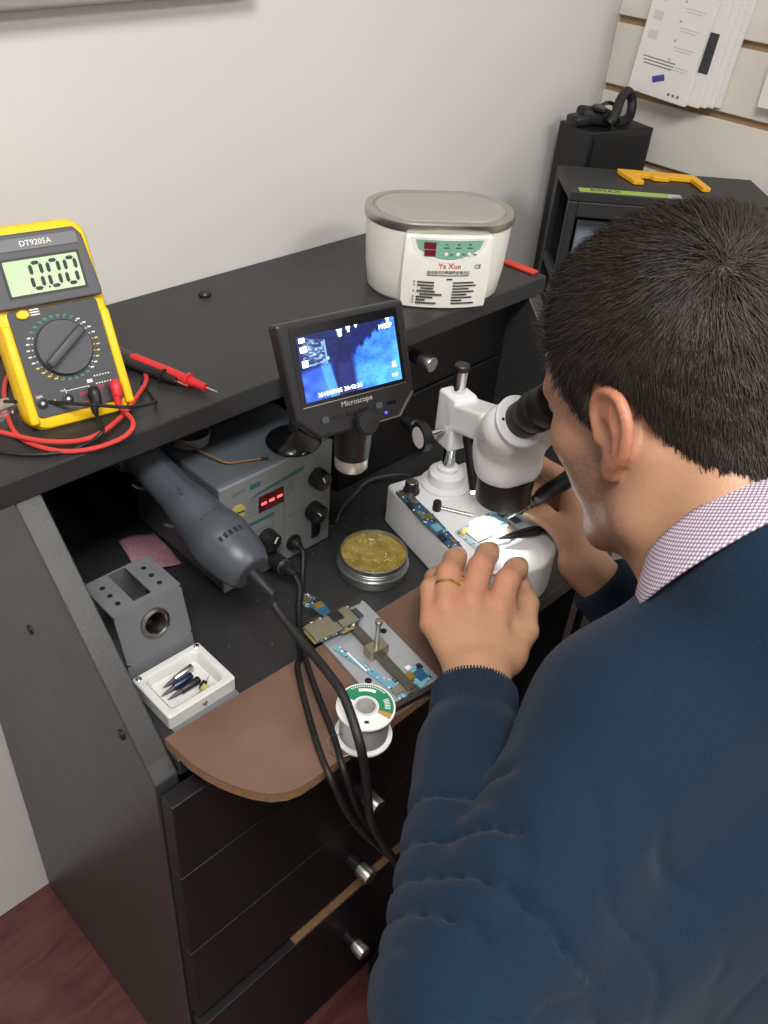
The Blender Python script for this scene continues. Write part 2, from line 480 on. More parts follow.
b = BM(); bx(b, (SX0 + 0.025, 0.432, WT - 0.022), (SX1 - 0.027, 0.829, WT), 0.0015); part('work_top', b, M_BLACKLAM, bench, smooth=False, world=True)
b = BM(); bx(b, (0.593, 0.345, WT - 0.022), (0.80, 0.4315, WT), 0.0015); part('front_ledge', b, M_BLACKLAM, bench, smooth=False, world=True)
b = BM(); bx(b, (SX0 + 0.025, 0.83, 0.3), (SX1 - 0.027, 0.848, 0.975)); part('back_panel', b, M_DARKFRONT, bench, smooth=False, world=True)
b = BM(); bx(b, (SX0 + 0.03, 0.46, FLOOR), (0.66, 0.478, 0.12)); part('plinth', b, M_DARKFRONT, bench, smooth=False, world=True)
# small drawers under the shelf at the right, with silver tipped pulls
def pull(parent, x, y, z, l=0.034):
    b = BM(); cyl(b, (x, y, z), (x, y - l * 0.45, z), 0.008, 0.0085, 18); s = part('pull_stem', b, M_BLACKP, parent, world=True)
    b = BM(); lathe(b, [(0.0085, 0), (0.0102, 0.001), (0.0102, l * 0.5), (0.009, l * 0.55)], (x, y - l * 0.45, z), (0, -1, 0), 20)
    part('pull_tip', b, M_STEEL, parent, world=True)
b = BM(); bx(b, (0.607, 0.66, 0.781), (0.617, 0.8295, 0.9745)); part('divider', b, M_DARKFRONT, bench, smooth=False, world=True)
for k, (z0, z1) in enumerate(((0.884, 0.972), (0.785, 0.880))):
    b = BM(); bx(b, (0.6175, 0.637, z0), (SX1 - 0.029, 0.655, z1), 0.0015); d = part('upper_drawer', b, M_DARKFRONT, bench, smooth=False, world=True)
    pull(d, 0.735, 0.637, (z0 + z1) / 2 + 0.012)
# carcass behind the lower drawers
b = BM(); bx(b, (0.655, 0.45, FLOOR + 0.01), (0.673, 0.82, WT - 0.023)); part('divider', b, M_DARKFRONT, bench, smooth=False, world=True)
zz = [(0.640, 0.755), (0.489, 0.637), (0.334, 0.486), (0.05, 0.316)]
for k, (z0, z1) in enumerate(zz):
    y0 = 0.410 if k < 3 else 0.404
    b = BM(); bx(b, (SX0 + 0.002, y0, z0), (0.69, y0 + 0.019, z1), 0.0012); d = part('drawer', b, M_DARKFRONT, bench, smooth=False, world=True)
    pull(d, 0.455, y0, 0.215 if k == 3 else (z0 + z1) / 2 - 0.005, 0.038)
    if k == 3:
        b = BM(); bx(b, (0.36, y0 + 0.001, z1 + 0.0005), (0.688, y0 + 0.016, z1 + 0.004)); part('raw_edge', b, M_RAW, d, smooth=False, world=True)
for (y, z) in ((0.648, 0.795), (0.481, 0.792)):
    b = BM(); lathe(b, [(0.0055, 0), (0.0055, 0.0015), (0.0035, 0.0028)], (SX0 + 0.0002, y, z), (-1, 0, 0), 16); part('screw_cap', b, M_BLACKP, bench, world=True)
# plastic cap on the shelf
b = BM(); lathe(b, [(0.0075, 0), (0.0078, 0.002), (0.006, 0.0045), (0.003, 0.0048)], (0.555, 0.813, 1.0003), (0, 0, 1), 20)
single('grommet_cap', b, M_BLACKP, 'small round black plastic cap lying on the bare middle of the shelf', 'cap')

# brown board on the work top
def board_outline():
    pts = [(0.2405, 0.452)]
    pts += [(0.2415, 0.435), (0.2425, 0.418), (0.246, 0.400), (0.2505, 0.386), (0.257, 0.371), (0.265, 0.357), (0.2745, 0.345), (0.286, 0.337), (0.298, 0.333), (0.315, 0.332)]
    pts += [(0.560, 0.331), (0.588, 0.441)]
    return pts
b = BM(); slab(b, board_outline(), WT + 0.0004, WT + 0.0012 + 0.0098)
bmesh.ops.recalc_face_normals(b, faces=b.faces)
bt = thing('rest_board', 'worn brown laminate arm-rest board with rounded corner on the bench front', 'board', (0.5, 0.39, WT))
M_board = part('core', b, M_RAW, bt, smooth=False, world=True)
b = BM(); slab(b, board_outline(), WT + 0.0112, WT + 0.0125); part('laminate_face', b, M_BROWN, bt, smooth=False, world=True)
BT = WT + 0.0125

# side table in the corner behind the bench
t = thing('side_table', 'low black side table in the corner beyond the bench', 'table', (1.17, 0.66, FLOOR))
b = BM(); bx(b, (0.962, 0.42, 0.755), (1.40, 0.855, 0.78), 0.002); part('table_top', b, M_BLACKLAM, t, smooth=False, world=True)
for x, y in ((0.985, 0.445), (1.38, 0.445), (0.985, 0.83), (1.38, 0.83)):
    b = BM(); bx(b, (x - 0.018, y - 0.018, FLOOR), (x + 0.018, y + 0.018, 0.755)); part('leg', b, M_BLACKLAM, t, smooth=False, world=True)
# ------------------------------------------------------------------ multimeter
def Rm(yaw, pitch, roll): return Matrix.Rotation(yaw, 3, 'Z') @ Matrix.Rotation(pitch, 3, 'X') @ Matrix.Rotation(roll, 3, 'Y')
SH = 1.0002
MM = Rm(-.153, -.531, .012)
mt = thing('multimeter', 'yellow and grey digital multimeter reading 0.00, propped up on the black shelf', 'multimeter', (.308, .649, SH), mtx=MM)
def clip_shelf(b, parent, z=SH + 0.0003):
    Mi = frame_of(parent).inverted(); p = Mi @ Vector((0, 0, z)); n = Mi.to_3x3() @ Vector((0, 0, 1))
    g = list(b.verts) + list(b.edges) + list(b.faces)
    r = bmesh.ops.bisect_plane(b, geom=g, plane_co=p, plane_no=n, clear_inner=True)
    ed = [e for e in r['geom_cut'] if isinstance(e, bmesh.types.BMEdge)]
    if ed: bmesh.ops.holes_fill(b, edges=[e for e in b.edges if e.is_boundary], sides=0)
    return b
def rr_loft(specs, cy):
    """specs: (w,h,r,y) rounded-rect rings along local y, centred at z=cy"""
    b = BM(); rings = []
    for w, h, r, y, dz in specs: rings.append([(x, y, z) for x, z in rrect(w, h, r, 0, cy + dz, 8)])
    loft(b, rings); return b
W_, H_ = .098, .178
b = rr_loft([(W_ - .014, H_ - .014, .012, -.0005, 0), (W_ - .005, H_ - .005, .016, .0012, 0), (W_, H_, .018, .006, 0), (W_, H_, .018, .026, 0), (W_ - .008, H_ - .008, .016, .034, 0)], H_ / 2 + .001)
part('holster', clip_shelf(b, mt), M_YELLOW, mt)
# raised yellow side rails in the lower half
for sx in (-1, 1):
    b = BM(); box(b, (sx * .0435, -.001, .052), (.0085, .006, .088), None, .0028, 3); part('side_rail', b, M_YELLOW, mt)
M_FACE = mat('charcoal_meter_face', (60, 61, 66), 0.5, var=0.04)
M_FACE2 = mat('slate_meter_bezel', (72, 73, 78), 0.45, var=0.04)
b = BM(); prism(b, rrect(.079, .094, .004, 0, .060, 4), -.0025, .004); part('face_plate', b, M_FACE, mt, smooth=False, bevel=.0006)
b = BM(); prism(b, [(-.0455, .108), (.0445, .108), (.0455, .113), (.0415, .162), (.036, .1695), (-.036, .1695), (-.0415, .162), (-.0465, .113)], -.0075, .004); part('display_bezel', b, M_FACE2, mt, smooth=False, bevel=.0015)
b = BM(); prism(b, rrect(.072, .010, .001, 0, .1600, 3), -.0085, -.0074); part('name_strip', b, mat('brushed_grey_strip', (104, 105, 110), 0.4, var=0.1), mt, smooth=False)
text('name_print', 'DT9205A', .0068, M_WHITEI, mt, frame((.0, -.0087, .1600), (1, 0, 0), (0, 0, 1)))
b = BM(); prism(b, rrect(.069, .034, .001, 0, .1325, 3), -.0078, -.0073); part('display_recess', b, M_BLACKP, mt, smooth=False)
M_LCD = mat('green_grey_lcd', (160, 188, 142), 0.25, var=0.03, emit=(196, 214, 178), estr=0.02)
b = BM(); prism(b, rrect(.064, .029, .0006, 0, .1325, 2), -.0083, -.0077); lcd = part('lcd', b, M_LCD, mt, smooth=False)
M_SEG = mat('lcd_segment', (20, 24, 22), 0.5, var=0.02)
def digit(cx, cz, w, h, t, segs):
    b = BM(); S = {'a': (0, h / 2, 1), 'g': (0, 0, 1), 'd': (0, -h / 2, 1), 'f': (-w / 2, h / 4, 0), 'b': (w / 2, h / 4, 0), 'e': (-w / 2, -h / 4, 0), 'c': (w / 2, -h / 4, 0)}
    for s in segs:
        x, z, hor = S[s]; sk = .10 * z
        L = (w if hor else h / 2) - t * 0.5
        if hor: prism(b, [(cx + x + sk - L / 2, cz + z), (cx + x + sk - L / 2 + t / 2, cz + z + t / 2), (cx + x + sk + L / 2 - t / 2, cz + z + t / 2), (cx + x + sk + L / 2, cz + z), (cx + x + sk + L / 2 - t / 2, cz + z - t / 2), (cx + x + sk - L / 2 + t / 2, cz + z - t / 2)], -.0086, -.0083)
        else: prism(b, [(cx + x + sk, cz + z + L / 2), (cx + x + sk + t / 2, cz + z + L / 2 - t / 2), (cx + x + sk + t / 2, cz + z - L / 2 + t / 2), (cx + x + sk, cz + z - L / 2), (cx + x + sk - t / 2, cz + z - L / 2 + t / 2), (cx + x + sk - t / 2, cz + z + L / 2 - t / 2)], -.0086, -.0083)
    return b
for k, cx in enumerate((-.0065, .0085, .0235)):
    part('digit', digit(cx, .1325, .0088, .0215, .0032, 'abcdef'), M_SEG, lcd, smooth=False)
b = BM(); box(b, (.0012, -.00845, .1215), (.0017, .0003, .0017)); part('decimal_point', b, M_SEG, lcd, smooth=False)
b = BM(); lathe(b, [(.0245, 0), (.0245, .0045), (.0235, .0058), (.0, .006)], (-.001, -.0025, .069), (0, -1, 0), 48, cap=False); dial = part('dial', b, M_GREYP, mt)
Rd = Matrix.Rotation(math.radians(-36), 3, 'Y')
b = BM(); box(b, (-.001, -.0115, .069), (.046, .008, .0085), Rd, .0022, 3); part('pointer_grip', b, M_GREYP, dial)
marks = {'g': BM(), 'w': BM(), 'y': BM()}
for k in range(32):
    a = 2 * math.pi * k / 32 + .1; dg = math.degrees(a) % 360
    c = 'g' if 60 < dg < 150 or 245 < dg < 300 else ('y' if 205 < dg <= 245 or dg > 325 or dg < 8 else 'w')
    r = .0305; x, z = -.001 + r * math.cos(a), .069 + r * math.sin(a) * .93
    box(marks[c], (x, -.0027, z), (.0030, .0003, .0012))
    r = .0268; x, z = -.001 + r * math.cos(a), .069 + r * math.sin(a)
    box(marks[c], (x, -.0027, z), (.0012, .0003, .0009))
for c, mm in (('g', M_GREENI), ('w', M_WHITEI), ('y', M_YELLI)): part('range_print', marks[c], mm, mt, smooth=False, kind='stuff')
b = BM(); lathe(b, [(.0056, 0), (.0056, .002), (.0045, .003)], (-.027, -.0025, .1025), (0, -1, 0), 20, sx=1.0, sy=.72); part('power_button', b, M_YELLOW, mt)
b = BM()
for k in range(3): box(b, (-.0165, -.0027, .1055 - .0022 * k), (.008, .0003, .0011))
for k in range(2):
    for j in range(6): box(b, (.018 + .0026 * j, -.0027, .039 - .007 * k), (.0012, .0003, .0012))
box(b, (.0125, -.0027, .0355), (.005, .0003, .003)); box(b, (.0, -.0027, .0315), (.021, .0003, .0005)); box(b, (-.0105, -.0027, .0302), (.0005, .0003, .003)); box(b, (.0105, -.0027, .0302), (.0005, .0003, .003))
part('face_print', b, M_WHITEI, mt, smooth=False, kind='stuff')
text('socket_print', '20A', .0036, M_WHITEI, mt, frame((-.034, -.0027, .0315), (1, 0, 0), (0, 0, 1)))
text('socket_print', 'mA', .0036, M_WHITEI, mt, frame((-.0125, -.0027, .0325), (1, 0, 0), (0, 0, 1)))
b = BM(); prism(b, [(-.0245, .0225), (-.0195, .0225), (-.022, .027)], -.0028, -.0025); part('warning_mark', b, M_YELLI, mt, smooth=False)
b = BM()
for cx, cz, w in ((.004, .026, .007), (.004, .018, .006), (.021, .029, .006), (-.004, .0165, .02)): box(b, (cx, -.0027, cz), (w, .0003, .003 if w < .01 else .0006))
part('warning_print', b, mat('dull_red_print', (140, 50, 58), .6), mt, smooth=False)
JK = [(-.033, .0255), (-.0105, .0245), (.0108, .0235), (.031, .025)]
for x, z in JK:
    b = BM(); lathe(b, [(.0048, 0), (.0048, .0016), (.0036, .0018), (.0030, .0004)], (x, -.0025, z), (0, -1, 0), 20); part('socket', b, M_BLACKP, mt)
    if x < 0:
        b = BM(); lathe(b, [(.0013, 0), (.0013, .0014)], (x, -.0025, z), (0, -1, 0), 12); part('socket_pin', b, M_STEEL, mt)
Mi = FR['multimeter']
# kickstand (leans from the back to the shelf)
b = BM(); p0 = Mi @ Vector((0, .034, .12)); foot = Vector((p0.x + .012, p0.y + .055, SH + .004))
d = (foot - p0).normalized(); side_v = Vector(MM.col[0])
b2 = BM(); cyl(b2, p0 - side_v * .03, foot - side_v * .03, .004, .004, 10); cyl(b2, p0 + side_v * .03, foot + side_v * .03, .004, .004, 10); cyl(b2, foot - side_v * .034, foot + side_v * .034, .004, .004, 10)
part('kickstand', b2, M_YELLOW, mt, world=True); b.free()

# test leads
def w2(v): return Mi @ Vector(v)
def lead(name, label, jx, jz, mcap, mwire, path, plug_end, grip, tipcol, wr=.0022):
    t = thing(name, label, 'test lead', path[-1])
    j = w2((jx, -.004, jz)); k = w2((jx - .001, -.0165, jz + .001)); e = w2(plug_end)
    b = BM(); tube(b, [j, w2((jx, -.010, jz))], [.0042, .0042], 3); tube(b, [w2((jx + .0005, -.0105, jz + .005)), w2((jx, -.0125, jz)), w2((jx - .001, -.013, jz - .008)), w2((plug_end[0] + .0005, plug_end[1], plug_end[2] + .006)), e], [.0046, .0055, .0050, .0036, .0028], 5, 12)
    part('plug', b, mcap, t, world=True)
    b = BM(); tube(b, [e] + path, wr, 10, 8); part('wire', b, mwire, t, world=True)
    return t
Z = SH + .0028
red = lead('test_lead', 'red multimeter test lead looped around the meter, pointed probe beside it', .031, .025, M_RED, M_REDW,
    [(.331, .607, 1.012), (.318, .603, Z + .001), (.287, .605, Z), (.262, .622, Z), (.249, .66, Z), (.262, .71, Z), (.289, .762, Z), (.325, .775, Z), (.372, .755, Z), (.397, .715, Z), (.392, .682, Z), (.362, .652, Z + .003),
     (.325, .622, Z + .007), (.29, .613, Z + .0055), (.26, .632, Z + .005), (.235, .675, Z + .004), (.215, .72, Z), (.24, .79, Z), (.30, .81, Z), (.36, .80, Z), (.395, .77, Z), (.398, .752, Z + .002)], (.0285, -.0135, .008), None, None)
def probe(t, a, c, mcol):
    a, c = Vector(a), Vector(c); d = (c - a).normalized(); L = (c - a).length
    b = BM(); lathe(b, [(.0028, -.03), (.0042, 0), (.0050, .004), (.0054, L * .55), (.0050, L * .74), (.0078, L * .76), (.0078, L * .79), (.0048, L * .80), (.0040, L)], a, d, 18)
    part('probe_handle', b, mcol, t, world=True)
    b = BM(); cyl(b, a - d * .034, a, .0046, .0052, 14); part('probe_boot', b, M_GREYP, t, world=True)
    b = BM(); lathe(b, [(.0012, L), (.0012, L + .012), (.0002, L + .015)], a, d, 10); part('probe_tip', b, M_CHROME, t, world=True)
probe(red, (.3985, .718, SH + .0085), (.4235, .627, SH + .006), M_RED)
blk = lead('test_lead', 'black multimeter test lead with its probe lying under the red probe', .0108, .0235, M_BLACKP, M_BLACKR,
    [(.302, .61, 1.012), (.283, .615, Z - .0006), (.262, .618, Z - .0006), (.235, .638, Z - .0006), (.212, .675, Z), (.205, .73, Z), (.225, .80, Z), (.29, .825, Z), (.35, .815, Z), (.383, .785, Z), (.388, .765, Z + .002)], (.0065, -.0135, .006), None, None, .0019)
probe(blk, (.389, .724, SH + .0065), (.4085, .655, SH + .0055), M_BLACKP)
# stray thin black lead with a foil clip
t = thing('clip_lead', 'thin black clip lead with crinkled silver foil end beside the multimeter', 'cable', (.27, .70, SH))
b = BM(); tube(b, [(.258, .70, SH + .016), (.278, .672, SH + .022), (.305, .635, SH + .0265), (.335, .616, SH + .022), (.365, .625, SH + .012), (.377, .648, SH + .002), (.385, .68, SH + .002)], .0016, 8, 8); part('wire', b, M_BLACKR, t, world=True)
b = BM(); box(b, (.252, .700, SH + .0105), (.026, .012, .010), Rm(.2, .3, .2), .002, 2)
for v in b.verts: v.co += Vector((random.uniform(-1, 1), random.uniform(-1, 1), random.uniform(-1, 1))) * .0016
bx(b, (.244, .6955, SH), (.258, .7045, SH + .008)); part('foil_clip', b, mat('crinkled_foil', (215, 215, 215), .3, .8, bump=.6, bscale=260), t, smooth=False, world=True)

# ------------------------------------------------------------------ ultrasonic cleaner
uc = thing('ultrasonic_cleaner', 'ivory oval ultrasonic cleaner with steel rim and green control panel on the shelf', 'cleaner', (.803, .676, SH), rotz=math.radians(-36.5))
def ring(L, D, z, s=1.0, seg=14): return [(x, y, z) for x, y in stadium(L, D, seg, s)]
b = BM(); loft(b, [ring(.160, .102, .0), ring(.164, .106, .003), ring(.172, .114, .030), ring(.178, .118, .086), ring(.178, .118, .088)]); part('body', b, M_IVORY, uc)
b = BM(); loft(b, [ring(.163, .104, .0012, 1.0), ring(.163, .104, .0045)]); part('base_seam', b, M_BLACKP, uc)
M_RIM = mat('satin_steel_rim', (190, 188, 180), 0.3, 0.95, var=0.05)
b = BM(); loft(b, [ring(.180, .120, .0875), ring(.182, .122, .089), ring(.182, .122, .097), ring(.179, .119, .0985), ring(.164, .104, .0985), ring(.160, .100, .0965)], True, True); part('rim', b, M_RIM, uc)
b = BM(); loft(b, [ring(.158, .098, .096), ring(.156, .096, .0985), ring(.146, .086, .0992)]); part('lid', b, mat('grey_lid', (172, 169, 162), .35, .35, var=.06), uc)
# bowed front panel
def bow(w, z, y0, bulge, n=12):
    pts = [(w / 2 * (2 * i / n - 1), y0 - bulge * (1 - (2 * i / n - 1) ** 2), z) for i in range(n + 1)]
    return [(-w / 2 - .002, -.03, z)] + pts + [(w / 2 + .002, -.03, z)]
b = BM(); loft(b, [bow(.098, .0, -.062, .007), bow(.103, .002, -.064, .008), bow(.105, .03, -.0655, .0075), bow(.104, .060, -.0645, .006), bow(.103, .084, -.0635, .005), bow(.100, .0868, -.061, .005)]); part('front_panel', b, M_IVORY, uc)
def on_front(x, z, off=.0006):
    w = .104; y0 = np.interp(z, [0, .002, .03, .06, .084], [-.062, -.064, -.0655, -.0645, -.0635]); bl = np.interp(z, [0, .002, .03, .06, .084], [.007, .008, .0075, .006, .005])
    return Vector((x, y0 - bl * (1 - (2 * x / w) ** 2) - off, z))
def front_patch(poly, t=.0008, n=None):
    b = BM(); outer = [b.verts.new(on_front(x, z, t)) for x, z in poly]; inner = [b.verts.new(on_front(x, z, -.001)) for x, z in poly]
    k = len(poly); 
    cx = sum(p[0] for p in poly) / k; cz = sum(p[1] for p in poly) / k
    c = b.verts.new(on_front(cx, cz, t))
    for i in range(k):
        b.faces.new((outer[i], outer[(i + 1) % k], c)); b.faces.new((outer[i], inner[i], inner[(i + 1) % k], outer[(i + 1) % k]))
    return b
def smile(w, z1, dz, n=14):
    top = [(-w / 2 + w * i / n, z1) for i in range(n + 1)]
    bot = [(w / 2 * .90 - w * .90 * i / n, z1 - dz * (.45 + .55 * (1 - (2 * i / n - 1) ** 2))) for i in range(n + 1)]
    return top + bot
part('panel_surround', front_patch(smile(.092, .0855, .0285), .0005), M_WHITEP, uc)
part('control_panel', front_patch(smile(.080, .083, .0215), .0012), M_GREEN, uc)
M_REDDISP = mat('dark_red_display', (92, 20, 34), .3, emit=(150, 20, 40), estr=.12)
for k in range(2): part('display_window', front_patch([(-.0305 + .001 * k, .0805 - .0085 * k), (-.0165, .0805 - .0085 * k), (-.0165, .0735 - .0085 * k), (-.0305 + .001 * k, .0735 - .0085 * k)], .0018), M_REDDISP, uc)
for x in (-.004, .010, .024):
    b = BM(); p = on_front(x, .0675, .0012); lathe(b, [(.0024, 0), (.0020, .0008), (.0, .001)], p, (0, -1, 0), 16, cap=False); part('key', b, M_WHITEI, uc)
b = BM()
for x in (-.004, .010, .024):
    for dz, w in ((.0115, .003), (.0075, .006)): box(b, on_front(x, .0675 + dz, .0014), (w, .0006, .0008))
    box(b, on_front(x + .0065, .0675, .0014), (.004, .0006, .001))
part('panel_print', b, mat('dark_green_print', (30, 82, 62), .6), uc, smooth=False, kind='stuff')
def cframe(x, z, off=.0009):
    p = on_front(x, z, off); sl = (on_front(x + .01, z, off) - on_front(x - .01, z, off))
    return frame(p, sl, (0, 0, 1))
text('brand_print', 'Ya Xun', .0090, M_REDI, uc, cframe(.002, .0535), label='red Ya Xun lettering')
text('mark_print', 'CE', .0068, M_DARKI, uc, cframe(.036, .0525))
text('title_print', '微电脑双功率超声波清洗机', .0043, M_DARKI, uc, cframe(.001, .0462))
b = BM(); 
for k in range(20): box(b, on_front(-.023 + .0025 * k, .0425, .0007), (.0019, .0006, .0009))
box(b, on_front(.003, .038, .0007), (.007, .0006, .0016))
for k, (w0, w1) in enumerate(((.022, .026), (.022, .03), (.016, .022), (.024, .028), (.028, .02), (.022, .026), (.012, .014), (.026, .03))):
    z = .034 - .0037 * k
    for j in range(int(w0 / .0022)): box(b, on_front(-.0335 + .0022 * j + (.004 if k in (2, 4) else 0), z, .0010), (.0017, .0012, .0017))
    if k not in (2, 4): box(b, on_front(-.038, z, .0007), (.0014, .0006, .0016))
    for j in range(int(w1 / .0017)): box(b, on_front(.0085 + .0017 * j, z + .0002, .0010), (.0014, .0012, .0012))
part('instruction_print', b, M_DARKI, uc, smooth=False, kind='stuff')
b = BM(); tube(b, [(.90, .655, SH + .02), (.93, .70, SH + .006), (.96, .755, SH + .003), (1.0, .80, .97), (1.02, .835, .85)], .0025, 8, 8); single('power_cable', b, M_BLACKR, 'black mains cable trailing off the shelf behind the ultrasonic cleaner', 'cable')
b = BM(); box(b, (.943, .650, SH + .0018), (.014, .062, .0032), Rm(.05, 0, 0), .001, 2); single('plastic_card', b, mat('orange_red_plastic', (206, 66, 46), .5), 'orange-red plastic card lying at the shelf end behind the cleaner', 'card')

# ------------------------------------------------------------------ digital microscope with screen
MD = Rm(-.2062, -.4027, -.0027); mo = Vector((.46, .467, 1.094))
MF = Matrix.Translation(mo) @ MD.to_4x4()
dm = thing('digital_microscope', 'black digital microscope with tilted colour screen on a round stand above the hot air station', 'microscope', (.511, .598, .9225))
Md = frame_of(dm).inverted() @ MF          # monitor frame inside the thing
def mpart(name, b, m, parent=dm, **k):
    bmesh.ops.transform(b, matrix=Md, verts=b.verts); return part(name, b, m, parent, **k)
HEX = [(-.062, .039), (.060, .039), (.059, -.040), (.042, -.060), (-.040, -.060), (-.0585, -.041)]
b = BM(); prism(b, HEX, 0, .017); hous = mpart('monitor_housing', b, M_BLACKP, smooth=False, bevel=.0025)
b = BM(); prism(b, [(-.052, .0345), (.0515, .0345), (.0515, -.0315), (-.052, -.0315)], -.0006, .001); mpart('screen_glass', b, M_BLACKG, hous, smooth=False)
b = BM(); prism(b, [(-.051, -.0305), (.0515, -.0305), (.0515, -.0312), (-.051, -.0312)], -.0009, 0); mpart('screen_edge_line', b, M_STEEL, hous, smooth=False)
# lower trim lines
b = BM(); prism(b, [(.0575, -.0405), (.0410, -.0588), (.0150, -.0590), (.0150, -.0580), (.0402, -.0576), (.0565, -.0396)], -.0009, .0004); mpart('trim_line', b, M_STEEL, hous, smooth=False)
# the live picture: an emissive grid coloured per face
nx, nz = 120, 68; sw, sh = .095, .054
xs = np.linspace(-sw / 2, sw / 2, nx + 1); zs_ = np.linspace(-sh / 2, sh / 2, nz + 1)
V = [(x, -.0011, z) for z in zs_ for x in xs]; F = [(j * (nx + 1) + i, j * (nx + 1) + i + 1, (j + 1) * (nx + 1) + i + 1, (j + 1) * (nx + 1) + i) for j in range(nz) for i in range(nx)]
def blob(n, seed):
    r = np.random.default_rng(seed); g = r.random((n + 2, n + 2)); return g
def vnoise(u, v, n, seed):
    g = blob(n, seed); x = u * n; y = v * n; i = np.floor(x).astype(int); j = np.floor(y).astype(int); fx = x - i; fy = y - j; fx = fx * fx * (3 - 2 * fx); fy = fy * fy * (3 - 2 * fy)
    return (g[i, j] * (1 - fx) + g[i + 1, j] * fx) * (1 - fy) + (g[i, j + 1] * (1 - fx) + g[i + 1, j + 1] * fx) * fy
u = ((np.arange(nx) + .5) / nx)[None, :].repeat(nz, 0); v = ((np.arange(nz) + .5) / nz)[:, None].repeat(nx, 1)   # v up
N1 = vnoise(u, v, 9, 1); N2 = vnoise(u, v, 22, 2); N3 = vnoise(u, v, 45, 3)
def mixc(a, b, t): return a + (b - a) * t[..., None]
col = np.zeros((nz, nx, 3)) + np.array([10, 16, 52])
col += (N2 * 14)[..., None] * np.array([.5, .8, 1.6])
# right hand bright blue plate with a toothed edge
edge = .30 + .52 * (u - .47) / .53 + .05 * (np.abs(((u * 11) % 1) - .5) < .28)
m = np.clip(((u - .50) * 18), 0, 1) * np.clip((edge - v + .23) * 16, 0, 1)
lit = mixc(np.array([22, 60, 150.]), np.array([70, 140, 235.]), np.clip(N1 * .6 + N3 * .3 + (u - .6) * .9 + (.4 - v) * .5, 0, 1))
col = mixc(col, lit, m)
# left plates
m = np.clip((.30 - np.abs(u - .14) * 1.6) * 10, 0, 1) * np.clip((.50 - v + u * .2) * 14, 0, 1)
col = mixc(col, mixc(np.array([24, 40, 130.]), np.array([50, 96, 205.]), N1), m)
m = np.clip((.055 - np.abs(u - .295 + v * .10)) * 60, 0, 1) * np.clip((.55 - v) * 14, 0, 1)
col = mixc(col, np.array([62, 130, 210.]) + 0 * col, m * .75)
# chip top left
m = np.clip((.125 - np.abs(u - .155)) * 40, 0, 1) * np.clip((.20 - np.abs(v - .74 + (u - .15) * .5)) * 30, 0, 1)
col = mixc(col, mixc(np.array([26, 40, 70.]), np.array([120, 150, 190.]), np.clip((N3 - .35) * 2, 0, 1)), m)
m = ((np.abs(u - .265) < .008) & (v > .52) & (v < .88)) | ((np.abs(v - .53 - u * .12) < .012) & (u < .27) & (u > .03)); col[m] = [90, 120, 170]
# middle dark strip
m = np.clip((.085 - np.abs(u - .43)) * 30, 0, 1) * np.clip((.52 - v) * 12, 0, 1); col = mixc(col, np.array([26, 30, 78.]) + 0 * col, m)
for cu, cv, wu, wv in ((.43, .93, .028, .06), (.52, .95, .02, .045), (.60, .975, .015, .02), (.93, .96, .02, .05)):
    m = (np.abs(u - cu) < wu * (.5 + (v - cv + wv) / (2 * wv) * .5)) & (np.abs(v - cv) < wv); col[m] = [190, 230, 225]
m = (np.abs(u - .28) < .014) & (np.abs(v - .60) < .02); col[m] = [110, 190, 190]
for cu, cv, wu, wv in ((.055, .93, .032, .04), (.06, .80, .032, .045), (.055, .58, .030, .05), (.94, .27, .022, .045), (.93, .10, .032, .022)):
    m = (np.abs(u - cu) < wu) & (np.abs(v - cv) < wv); col[m] = [232, 240, 245]
for cu, cv in ((.06, .80), (.055, .58), (.94, .27)):
    m = (np.abs(u - cu) < .012) & (np.abs(v - cv) < .018); col[m] = [150, 180, 220]
cl = np.clip(col / 255., 0, 1); cl = np.where(cl <= .04045, cl / 12.92, ((cl + .055) / 1.055) ** 2.4)
M_SCREEN = mat('live_screen', (20, 20, 60), .3, attr='picture', emit=(255, 255, 255), estr=1.1)
V2 = [tuple(Md @ Vector(p)) for p in V]
so = arr_mesh('screen', V2, F, M_SCREEN, hous, smooth=False, world=False); so['label'] = 'lit screen showing a blue magnified circuit board'
ca = so.data.attributes.new('picture', 'FLOAT_COLOR', 'FACE')
ca.data.foreach_set('color', np.concatenate([cl.reshape(-1, 3), np.ones((nx * nz, 1))], 1).astype(np.float32).ravel())
M_SCRI = mat('screen_text', (240, 244, 250), .4, emit=(240, 246, 255), estr=1.3)
text('screen_text', '2018/07/05 20:42:30', .0052, M_SCRI, hous, Md @ frame((-.0145, -.0014, -.0232), (1, 0, 0), (0, 0, 1)))
text('screen_text', '1080P', .0058, M_SCRI, hous, Md @ frame((.0375, -.0014, .0205), (1, 0, 0), (0, 0, 1)))
text('name_print', 'Microscope', .0066, mat('grey_print', (170, 168, 162), .6), hous, Md @ frame((0, -.0003, -.0358), (1, 0, 0), (0, 0, 1)))
for k, x in enumerate((-.033, -.0205, -.0078, .0052, .0205, .0335)):
    b = BM(); w = .004 if k in (0, 4) else .0055
    prism(b, rrect(w * 1.6, .005 if k in (0, 4) else .0026, .0012, x, -.0445, 4), -.0016, .001); mpart('button', b, M_GREYP if k in (0, 4) else M_BLACKG, hous, smooth=False)
b = BM(); lathe(b, [(.0014, 0), (.0012, .0006)], (.027, 0, -.0525), (0, -1, 0), 12); mpart('power_led', b, mat('blue_led', (40, 50, 200), .3, emit=(60, 70, 255), estr=2.0), hous)
b = BM(); 
pr = [(.0085, -.004), (.0105, -.003), (.0105, .004), (.0095, .0055), (.0, .0058)]
lathe(b, pr, (.004, -.004, -.0545), (0, -1, 0), 36, cap=False)
